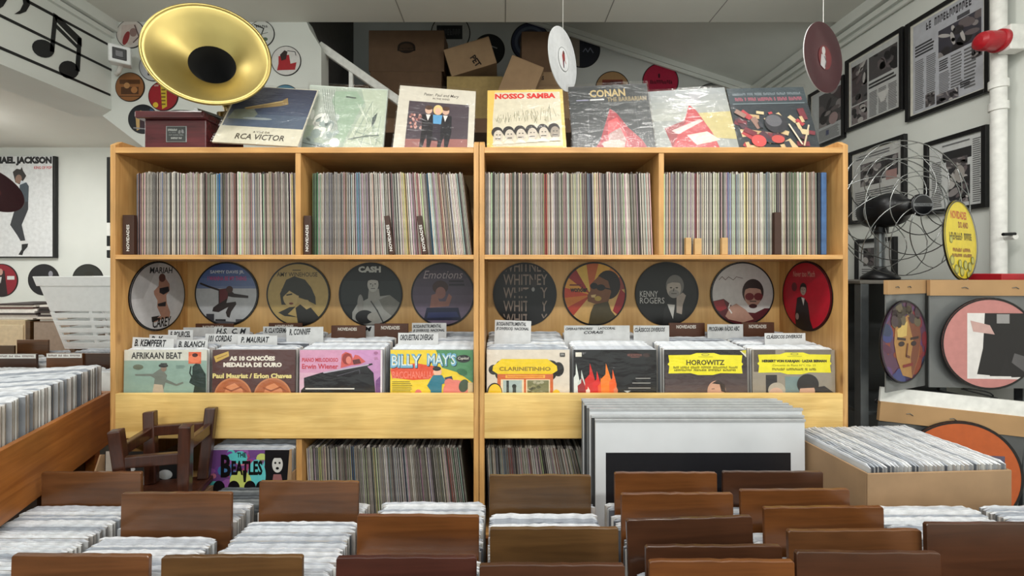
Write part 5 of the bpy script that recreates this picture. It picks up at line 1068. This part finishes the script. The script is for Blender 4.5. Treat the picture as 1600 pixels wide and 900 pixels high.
A = Art(0, 0, .001, sq(-160, -315, 160, 0)); A.rect(-160, -320, 160, 0, (26, 26, 28)); A.rect(-160, -320, -128, 0, (176, 170, 160)); A.ell(-108, -262, 20, 26, (206, 206, 204)); A.poly([(-96, -240), (-60, -262), (-50, -250), (-90, -200)], (190, 190, 190)); A.ell(60, -230, 26, 18, (180, 184, 186)); A.ell(-10, -200, 16, 30, (150, 150, 150)); A.rect(120, -315, 140, -200, (214, 214, 214))
cover('black cover with white shapes behind the legs of the upturned stool', (wx(234, 1.572), 1.5655, .5455), (R(-1), 0, 0), A, w=.316, h=.312, seed=41, filmed=False)
for i in range(8):
    sleeve('sleeved_record', 'clear-sleeved record, %s behind the violet cover in the box under the left bin' % ordn(i + 1), 'records in the box under the left bin', (-.948, 1.609 + i * .012, .5395), (0, 0, 0))
# base carton, upturned stool, and a flat stack of sleeves
ct = empty('carton', 'brown carton on the floor below the upturned stool', 'cardboard box', (-1.255, 1.475, 0))
MB().box(-.215, .215, -.11, .098, 0, .54).build('box_body', M['card_dark'], ct, .004); MB().box(-.215, .215, -.11, .098, .54, .5445).build('flap', M['card_dark'], ct)
mb = MB(); mb.prism([(-.0, .545), (.105, .545), (.105, .845), (.09, .85), (.03, .70)], -.003, .003); fl_ = mb.build('flap', M['card'], ct); fl_.rotation_euler = (0, 0, R(90)); fl_.location = (-.219, 0, 0)
cu = empty('carton', 'small carton directly under the upturned stool', 'cardboard box', (-1.145, 1.46, .545))
MB().box(-.125, .10, -.09, .085, 0, .199).build('box_body', M['card_dark'], cu, .004); MB().box(-.125, .10, -.09, .085, .199, .203).build('flap', M['card_dark'], cu)
st = empty('stool', 'small dark wooden stool turned upside down in front of the left shelf', 'stool', (-1.145, 1.459, .7495), (0, 0, R(13)))
mb = MB(); sw = .105
mb.box(-sw, sw, -sw + .01, sw - .01, 0, .024)
mb.build('seat', M['stool'], st, .006)
LG = [(-.092, -.088), (.092, -.088), (-.092, .088), (.092, .088)]
for x, y in LG:
    mb = MB(); mb.bar((x * .88, y * .8, .024), (x * 1.06, y * 1.06, .272), .036, .030, up=(0, 1, 0)); mb.build('leg', M['stool'], st, .004)
for (a, b, z) in (((-1, -1), (1, -1), .165), ((-1, 1), (1, 1), .205), ((-1, -1), (-1, 1), .20), ((1, -1), (1, 1), .20)):
    f = .88 + .18 * z / .27
    MB().bar((a[0] * .092 * f, a[1] * .085 * f, z), (b[0] * .092 * f, b[1] * .085 * f, z), .022, .036).build('stretcher', M['stool'], st, .003)
cs = empty('carton', 'low carton under the grey sleeves left of the middle shelf post', 'cardboard box', (-.875, 1.47, 0)); MB().box(-.16, .16, -.10, .10, 0, .41).build('box_body', M['card_dark'], cs, .004); MB().box(-.16, .16, -.10, .10, .41, .414).build('flap', M['card_dark'], cs)
LOWG = [base.mesh('clear_sleeved_record', [plain(c, .3, var=.1, coat=.4, name='sleeved_cover'), plain(tuple(v + 24 for v in c), .22, var=.15, scale=30, coat=.4, name='folded_plastic'), SIDE]) for c in ((120, 124, 126), (150, 152, 154), (84, 88, 92))]
for i in range(9):
    sleeve('sleeved_record', 'grey sleeved record, %s in front of the violet lettered cover' % ordn(i + 1), 'grey sleeves in front of the violet cover', (-.872 + random.uniform(-.004, .004), 1.562 - i * .0205, .415), (0, 0, R(random.uniform(-.4, .4))), random.choice(LOWG))
# ================================================================ FOREGROUND RECORD TABLE
H0 = EYE - .72            # height of the sleeve tops
tb = empty('record_table', 'long wooden record table across the foreground holding rows of sleeved records', 'table', (0, 1.10, 0))
def tbl(n, x0, x1, y0, y1, z0, z1, m_='orange_wood'): return MB().box(x0, x1, y0 - 1.10, y1 - 1.10, z0, z1).build(n, M[m_], tb, .002)
tbl('trough_floor', 1.0, 1.72, .62, 1.225, H0 - .345, H0 - .323); tbl('trough_floor', -1.47, .999, .62, 1.345, H0 - .345, H0 - .323); tbl('rear_board', -1.47, .99, 1.347, 1.359, H0 - .345, H0 - .12); tbl('front_board', -1.47, 1.72, .60, .62, H0 - .5, H0 - .06)
tbl('riser', 1.005, 1.70, .99, 1.225, H0 - .323, H0 - .268); tbl('rear_board', 1.005, 1.70, 1.2255, 1.236, H0 - .323, H0 - .1)
for x in (-1.108, -.395, .305, 1.0005): tbl('partition', x - .006 if x < .9 else x - .004, x + .006 if x < .9 else x + .004, .62 if x < .9 else .99, 1.34, H0 - .323, H0 - .10)
for x in (-1.44, 1.66):
    for y in (.64, 1.21): tbl('leg', x - .03, x + .03, y - .02, y + .02, 0, H0 - .345)
for (l, x) in (('end_board', -1.465), ('end_board', 1.715)): tbl(l, x - .006, x + .006, .62, 1.345 if x < 0 else 1.225, H0 - .5, H0 - .06)
COLX = [-1.285, -.935, -.575, -.215, .125, .485, .828, 1.172, 1.52]
ROWN = ['beside the plywood bin', 'below the stool', 'below the violet cover', 'below the leaning spines', 'left of the white print', 'below the white print', 'below the box corner', 'below the cardboard box', 'at the right edge']
DIV = [(70, 231, 738, 1.333, 0, 'brown divider farthest back at the left, beside the wooden bin'), (187, 360, 773, 1.18, 0, 'brown divider in front of the upturned stool'), (402, 558, 755, 1.254, 0, 'brown divider below the colourful cover, right of the stool'),
       (555, 747, 809, 1.077, 1, 'brown divider in front of the leaning spines under the left bin'), (762, 926, 745, 1.294, 2, 'brown divider left of the large white print'), (762, 972, 829, 1.022, 2, 'olive brown divider, second behind the front one in the middle row'),
       (960, 1124, 741, 1.285, 1, 'reddish brown divider at the back, in front of the white print, left one'), (968, 1152, 774, 1.177, 1, 'reddish brown divider, second in the row in front of the white print'), (986, 1189, 816, 1.045, 3, 'dark glossy divider, third in the row in front of the white print'),
       (1003, 1233, 857, .965, 3, 'dark worn divider, fourth in the row in front of the white print'), (1014, 1246, 881, .905, 1, 'lowest reddish divider at the bottom edge below the white print'), (1131, 1293, 737, 1.325, 3, 'dark brown divider at the very back, right of the white print rectangle'),
       (1154, 1338, 768, 1.205, 1, 'brown divider, second of the row below the cardboard box'), (1196, 1387, 796, 1.10, 1, 'brown divider, third of the row below the cardboard box'), (1233, 1450, 833, .985, 0, 'brown divider, fourth of the row below the cardboard box'),
       (1244, 1476, 868, .91, 3, 'dark brown divider at the bottom edge below the cardboard box'), (1452, 1668, 822, .965, 3, 'large dark divider cut by the right edge of the picture'),
       (12, 228, 872, .93, 0, 'brown divider at the bottom left edge of the picture'), (250, 472, 874, .93, 2, 'brown divider at the bottom edge, second from the left'), (524, 745, 875, .925, 4, 'dark reddish divider at the bottom edge, third from the left'), (749, 978, 887, .895, 3, 'dark divider lowest at the bottom middle of the picture')]
rd = random.Random(9); divY = {}
for (xa, xb, yt, Y, mi, lab) in DIV:
    X = wx((xa + xb) / 2, Y)
    if xa == 1131: X -= .012
    if xa == 70: X -= .01
    w = min(.31, (xb - xa) * Y / FPX); ztop = wz(yt, Y)
    col = min(range(9), key=lambda k: abs(COLX[k] - X)); base = H0 - .3225 + (.055 if col >= 7 and Y > .99 else 0)
    w2 = w / 2; h = ztop - base; mb = MB()
    pts = [(-w2, 0), (w2, 0), (w2, h - .004)] + [(w2 - .004 - (w - .008) * i / 14, h + rd.uniform(-.0012, .0008)) for i in range(15)] + [(-w2, h - .004)]
    mb.prism(pts, 0, .011)
    tl = -1.8 if yt == 816 else rd.uniform(-.35, .35)
    o = mb.build('wooden_divider', M['divider'][mi], None, .0018, loc=(X, Y - .0055, base + .0015 + abs(math.sin(R(tl))) * w2), rot=(R(-1.5 if Y < 1.31 else 0), R(tl), 0))
    tag(o, lab, 'divider', 'brown wooden dividers in the record table')
    divY.setdefault(col, []).append(Y)
rw = random.Random(12)
for c, X in enumerate(COLX):
    zb = H0 - .3225 + (.055 if c >= 7 else 0); ye = 1.333 if c < 7 else 1.216
    Y = ye; k = 0; tl = -.8
    y0 = {0: .98, 1: .98, 2: .97, 3: .99, 4: .99, 5: 1.0, 6: 1.0, 7: 1.0, 8: 1.0}[c]
    while Y > y0:
        if all(abs(Y - d) > .0165 for d in divY.get(c, [])):
            k += 1
            sleeve('table_record', 'clear-sleeved record, %s from the back of the table row %s' % (ordn(k), ROWN[c]), 'table records %s' % ROWN[c],
                   (X + rw.uniform(-.006, .006), Y, zb + .001 + rw.uniform(0, .004)), (R(tl), 0, R(rw.uniform(-.3, .3))))
        tn = max(-2.0, min(.2, tl + rw.uniform(-.25, .25)))
        Y = min(Y, Y - .32 * math.sin(R(tl)) + .32 * math.sin(R(tn))) - rw.uniform(.0078, .0105); tl = tn
# ================================================================ LEFT BIN (turned towards the aisle)
ang = R(21.5); LB = Vector((-1.63, 1.77, 0)); zt = EYE - .50
eb = empty('record_bin', 'orange plywood record bin at the left, filled with sleeves facing the aisle', 'record bin', (LB.x, LB.y, 0), (0, 0, ang))
# local: x right, y away; right face at x=0, far end y=0
def lbp(n, x0, x1, y0, y1, z0, z1, b=.002): return MB().box(x0, x1, y0, y1, z0, z1).build(n, M['orange_wood'], eb, b)
ly0 = -.67
mb = MB(); lbp('side_panel', -.018, 0, ly0, .02, zt - .212, zt); lbp('side_panel', -.40, -.382, ly0, .02, zt - .212, zt); lbp('end_panel', -.382, -.018, ly0, ly0 + .018, zt - .212, zt - .004); lbp('end_panel', -.382, -.018, .002, .02, zt - .212, zt)
lbp('bin_floor', -.382, -.018, ly0 + .018, .002, zt - .212, zt - .199)
lbp('corner_post', -.012, .012, ly0 - .03, ly0 - .001, zt - .212, zt + .0)
for x in (-.37, -.05):
    for y in (-.30, -.02): lbp('leg', x - .02, x + .02, y - .02, y + .02, 0, zt - .212)
MB().box(-.38, -.06, -.34, .0, .05, zt - .2122).build('base_cabinet', plain((58, 40, 28), .6, name='dark_stained_board'), eb)
Tl = Matrix.Translation((LB.x, LB.y, 0)) @ Matrix.Rotation(ang, 4, 'Z')
for i in range(44):
    y = -.008 - i * .0145 + random.uniform(-.003, .003); p = Tl @ Vector((-.018 - .172 + random.uniform(-.002, .010), y, zt - .198))
    sleeve('sleeved_record', 'clear-sleeved record, %s from the far end of the left orange plywood bin' % ordn(i + 1), 'records in the left plywood bin', (p.x, p.y, p.z), (R(-.3), 0, ang + R(random.uniform(-.3, .3))))
# ================================================================ LEFT BACK: TABLE, DIVIDERS, CRATE, POSTER, DISCS
ZT2 = EYE - .545
t2 = empty('record_table', 'record table against the left back wall behind the plywood bin', 'table', (-2.75, 2.7, 0))
def t2b(n, x0, x1, y0, y1, z0, z1): return MB().box(x0 + 2.75, x1 + 2.75, y0 - 2.7, y1 - 2.7, z0, z1).build(n, M['orange_wood'], t2, .002)
t2b('table_top', -4.4, -1.75, 2.28, 4.0, ZT2 - .33, ZT2 - .31); t2b('front_board', -4.4, -1.75, 2.26, 2.28, ZT2 - .33, ZT2 - .09)
for x in (-4.35, -1.8):
    for y in (2.3, 3.95): t2b('leg', x - .025, x + .025, y - .025, y + .025, 0, ZT2 - .33)
def n_div(px0, px1, pyt, Y, label, m_=0, strip=False):
    w = (px1 - px0) * Y / FPX; h = wz(pyt, Y) - (ZT2 - .3095)
    o = MB().box(-w / 2, w / 2, 0, .012, 0, h).build('wooden_divider', M['divider'][m_], None, .002, loc=(wx((px0 + px1) / 2, Y), Y, ZT2 - .3095)); tag(o, label, 'divider', 'brown dividers on the left back table')
    if strip:
        s_ = MB().box(-w / 2 + .004, w / 2 - .004, -.0012, 0, h - .026, h - .002).build('label_strip', M['white'], o)
        A = Art(0, 0, .001); A.marks(-w * 440, -h * 1000 + 8, w * 440, -h * 1000 + 18, (7, 3, 4, 8), (120, 90, 90), 2); A.build('lettering', s_, -.0014)
n_div(-8, 57, 553, 2.46, 'dark divider with a white label strip at the left edge of the back table', 3, True); n_div(72, 129, 552, 2.44, 'light brown divider with a white label strip on the back table', 1, True); n_div(130, 176, 552, 2.45, 'plain dark divider next to the left shelf on the back table', 3)
n_div(26, 75, 531, 2.86, 'brown divider in front of the tapered white crate', 0); n_div(-10, 22, 540, 2.80, 'brown divider at the left edge, below the pale box', 2)
rl = random.Random(2); k = 0
for ccx, nm in ((-3.13, 'at the left end'), (-2.77, 'in front of the pale box'), (-2.41, 'in front of the crate'), (-2.05, 'beside the left shelf')):
    Y = 2.93 if ccx < -2.8 else 3.0; k = 0
    while Y > 2.3:
        if abs(Y - 2.455) > .03 and abs(Y - 2.865) > .022 and abs(Y - 2.806) > .022:
            k += 1; sleeve('table_record', 'clear-sleeved record, %s from the rear of the back row %s' % (ordn(k), nm), 'back table records %s' % nm, (ccx + rl.uniform(-.01, .01), Y, ZT2 - .3095), (R(rl.uniform(-1.2, 0)), 0, R(rl.uniform(-.5, .5))), random.choice(SLV))
        Y -= rl.uniform(.036, .05)
# tapered white crate standing on the sleeves
cr = empty('crate', 'tapered white plastic crate with slatted sides on the left back table', 'crate', (-2.83, 3.27, ZT2 - .309))
yb = 3.27
def cp(px, py, Y=3.05): return Vector((wx(px, Y) + 2.83, Y - yb, wz(py, Y) - (ZT2 - .309)))
hz = [cp(60, 546).z, cp(60, 487).z, cp(60, 447).z, cp(60, 432).z]
def ring_at(z):
    f = (z - hz[0]) / (hz[3] - hz[0]); return .345 + .16 * f, .17 + .05 * f
def cr_wall(z0, z1, extra=0):
    (a0, d0), (a1, d1) = ring_at(z0), ring_at(z1); a0 += extra; a1 += extra; d0 += extra; d1 += extra; t = .007; mb = MB()
    o0 = [(-a0, -d0), (a0, -d0), (a0, d0), (-a0, d0)]; o1 = [(-a1, -d1), (a1, -d1), (a1, d1), (-a1, d1)]
    vs = [(x, y, z0) for x, y in o0] + [(x, y, z1) for x, y in o1] + [(x - math.copysign(t, x), y - math.copysign(t, y), z0) for x, y in o0] + [(x - math.copysign(t, x), y - math.copysign(t, y), z1) for x, y in o1]
    fs = []
    for i in range(4):
        j = (i + 1) % 4; fs += [(i, j, 4 + j, 4 + i), (8 + j, 8 + i, 12 + i, 12 + j), (4 + i, 4 + j, 12 + j, 12 + i), (j, i, 8 + i, 8 + j)]
    return mb.add(vs, fs)
cr_wall(hz[2], hz[3], .012).build('rim', M['plastic_white'], cr, .003); cr_wall(hz[1], hz[2]).build('upper_band', M['plastic_white'], cr, .002)
n = 5
for i in range(n):
    z0 = hz[0] + (hz[1] - hz[0]) * i / n; cr_wall(z0 + .006, z0 + (hz[1] - hz[0]) / n * .74).build('slat', M['plastic_white'], cr, .002)
for sx in (-1, -.33, .33, 1):
    (a0, d0), (a1, d1) = ring_at(hz[0]), ring_at(hz[1]); MB().bar((sx * a0 * .98, -d0 + .006, hz[0]), (sx * a1 * .98, -d1 + .006, hz[1]), .024, .01).build('corner_rib', M['plastic_white'], cr)
    MB().bar((sx * a0 * .98, d0 - .006, hz[0]), (sx * a1 * .98, d1 - .006, hz[1]), .024, .01).build('corner_rib', M['plastic_white'], cr)
a0, d0 = ring_at(hz[0]); MB().box(-a0, a0, -d0, d0, hz[0] - .004, hz[0] + .004).build('crate_bottom', M['plastic_white'], cr)
cb = empty('carton', 'box carrying the white crate on the left back table', 'cardboard box', (-2.83, 3.27, ZT2 - .309)); MB().box(-.3, .3, -.15, .15, 0, hz[0] - .006).build('box_body', M['card_dark'], cb, .003); MB().box(-.3, .3, -.15, .15, hz[0] - .006, hz[0] - .0045).build('flap', M['card_dark'], cb)
# pale box and flat stacks at the far left
pb = empty('wooden_box', 'pale wooden box on the left back table under the flat stacks', 'box', (-4.0, 3.56, ZT2 - .309)); hb = wz(500, 3.56) - (ZT2 - .309)
MB().box(-.26, .02 + .0, 0, .35, 0, hb).build('box_body', plain((196, 178, 146), .6, name='pale_wood'), pb, .004); MB().box(.022, .06, .0, .35, 0, hb - .01).build('side_batten', M['divider'][2], pb, .003); MB().box(-.25, .01, -.008, 0, .03, hb - .04).build('front_panel', plain((206, 190, 158), .6, name='pale_wood'), pb, .003)
pc = empty('carton', 'grey-brown carton right of the pale box on the left back table', 'cardboard box', (-3.80, 3.57, ZT2 - .309)); MB().box(-.12, .18, 0, .34, 0, hb - .02).build('box_body', plain((150, 136, 122), .7, name='cardboard'), pc, .003); MB().box(-.12, .18, 0, .34, hb - .02, hb - .016).build('flap', M['card_dark'], pc)
z = ZT2 - .309 + hb + .001; i = 0
while z < wz(476, 3.57):
    t = rl.uniform(.012, .02); c = rl.choice([(206, 200, 190), (90, 60, 54), (60, 50, 50), (226, 222, 216), (150, 120, 100)]); i += 1
    o = MB().box(-.2, .12, 0, .3, 0, t - .001).build('flat_record', plain(c, .5, name='flat_sleeve'), None, .001, loc=(-4.04 + rl.uniform(-.02, .02), 3.575 + rl.uniform(-.01, .01), z)); tag(o, 'flat sleeve on the pale box, %s from the bottom of that stack' % ordn(i), 'record', 'flat stack on the pale box'); z += t
z = ZT2 - .309 + hb - .015; i = 0
while z < wz(478, 3.58):
    t = rl.uniform(.014, .022); c = rl.choice([(206, 200, 190), (40, 36, 36), (60, 50, 50), (226, 222, 216), (190, 184, 176)]); i += 1
    o = MB().box(-.1, .16, 0, .3, 0, t - .001).build('flat_record', plain(c, .5, name='flat_sleeve'), None, .001, loc=(-3.80 + rl.uniform(-.012, .012), 3.585 + rl.uniform(-.01, .01), z)); tag(o, 'flat sleeve on the grey-brown carton, %s from the bottom of that stack' % ordn(i), 'record', 'flat stack on the carton'); z += t
# tall poster
YP = 4.075; pxl, pxr, pyt, pyb = -26, 91, 245, 403
w = (pxr - pxl) * YP / FPX; h = (pyb - pyt) * YP / FPX
po = empty('wall_poster', 'tall black-framed white poster of a dancer in dark clothes on tiptoe', 'poster', (wx((pxl + pxr) / 2, YP), YP, wz(pyb, YP)))
MB().box(-w / 2, w / 2, -.03, 0, 0, h).build('backing_frame', M['black'], po, .003)
MB().box(-w / 2 + .004, w / 2 - .022, -.032, -.03, .012, h - .002).build('sheet', plain((226, 228, 230), .4, name='poster_paper'), po)
A = Art((pxl + pxr) / 2, pyb, YP / FPX, rough=.4); A.text('MICHAEL JACKSON', pxl + 4, 246, 86.5, 260, (40, 40, 44), .07); A.text('KING OF POP', 59, 261, 86.5, 265.5, (200, 60, 66), .02)
A.poly([(26, 270), (32, 265), (38, 266), (40, 262), (42, 268), (47, 276), (42, 284), (38, 290), (30, 286)], (62, 58, 58)); A.ell(35, 281, 5, 7, (150, 120, 106), 10); A.poly([(39, 283), (49, 287), (46, 292), (36, 292)], (206, 214, 222))
A.poly([(37, 290), (47, 286), (51, 292), (50, 318), (46, 319), (31, 318), (36, 304)], (74, 84, 94)); A.poly([(31, 316), (50, 316), (50, 328), (40, 352), (46, 378), (40, 380), (33, 368), (22, 352), (28, 332)], (56, 58, 64)); A.poly([(38, 377), (47, 376), (48, 382), (40, 383)], (220, 220, 220)); A.poly([(40, 382), (50, 381), (49, 386), (43, 393), (41, 399), (35, 398), (40, 390)], (34, 34, 38)); A.poly([(24, 326), (30, 318), (33, 318), (28, 328)], (206, 170, 150))
A.build('printed_figure', po, -.0322)
GL = 'discs on the left back wall'
def h1(A): A.poly([(-20, -50), (20, -60), (40, 100), (-40, 100)], (40, 24, 30)); A.ell(-4, -50, 14, 20, (206, 160, 150)); A.rect(36, -26, 80, -4, (226, 226, 226)); A.poly([(-10, -20), (4, -20), (-4, 20)], (226, 226, 226))
wall_disc(2, 438, 52, 4.08, (150, 30, 48), 'dark red disc at the left edge below the tall poster', h1, GL)
def h2(A): A.ell(46, -36, 14, 20, (150, 150, 160)); A.ell(40, 10, 30, 30, (40, 36, 44))
wall_disc(68, 437, 49, 4.08, (26, 24, 30), 'black disc above the left corner of the white crate', h2, GL)
def h3(A): A.ell(10, -20, 26, 24, (170, 150, 120)); A.ell(10, -36, 30, 16, (40, 40, 34)); A.ell(6, 40, 50, 30, (70, 70, 60))
wall_disc(137, 437, 49, 4.08, (44, 46, 42), 'dark olive disc above the middle of the white crate', h3, GL)
# black frames seen edge-on on the shelf's outer side
for (y0, y1, xo, Ya, Yb, lb_) in ((245, 403, -1.522, 1.64, 1.93, 'black frame hung on the outer side of the left shelf, seen edge-on, upper one'), (404, 468, -1.503, 1.645, 1.90, 'black frame hung on the outer side of the left shelf, seen edge-on, lower one')):
    z0, z1 = wz(y1, 1.64), wz(y0, 1.64); o = MB().box(xo, LX0 - .001, Ya, Yb, z0, z1).build('wall_frame', M['black'], None, .003); tag(o, lb_, 'frame', 'black frames on the outer shelf side')
    if y0 == 245: MB().box(xo + .003, xo + .016, Ya - .0015, Ya, z0 + .03, z0 + .045).build('label_strip', M['white'], o); MB().box(xo + .003, xo + .016, Ya - .0015, Ya, z0 + .085, z0 + .135).build('label_strip', M['white'], o)
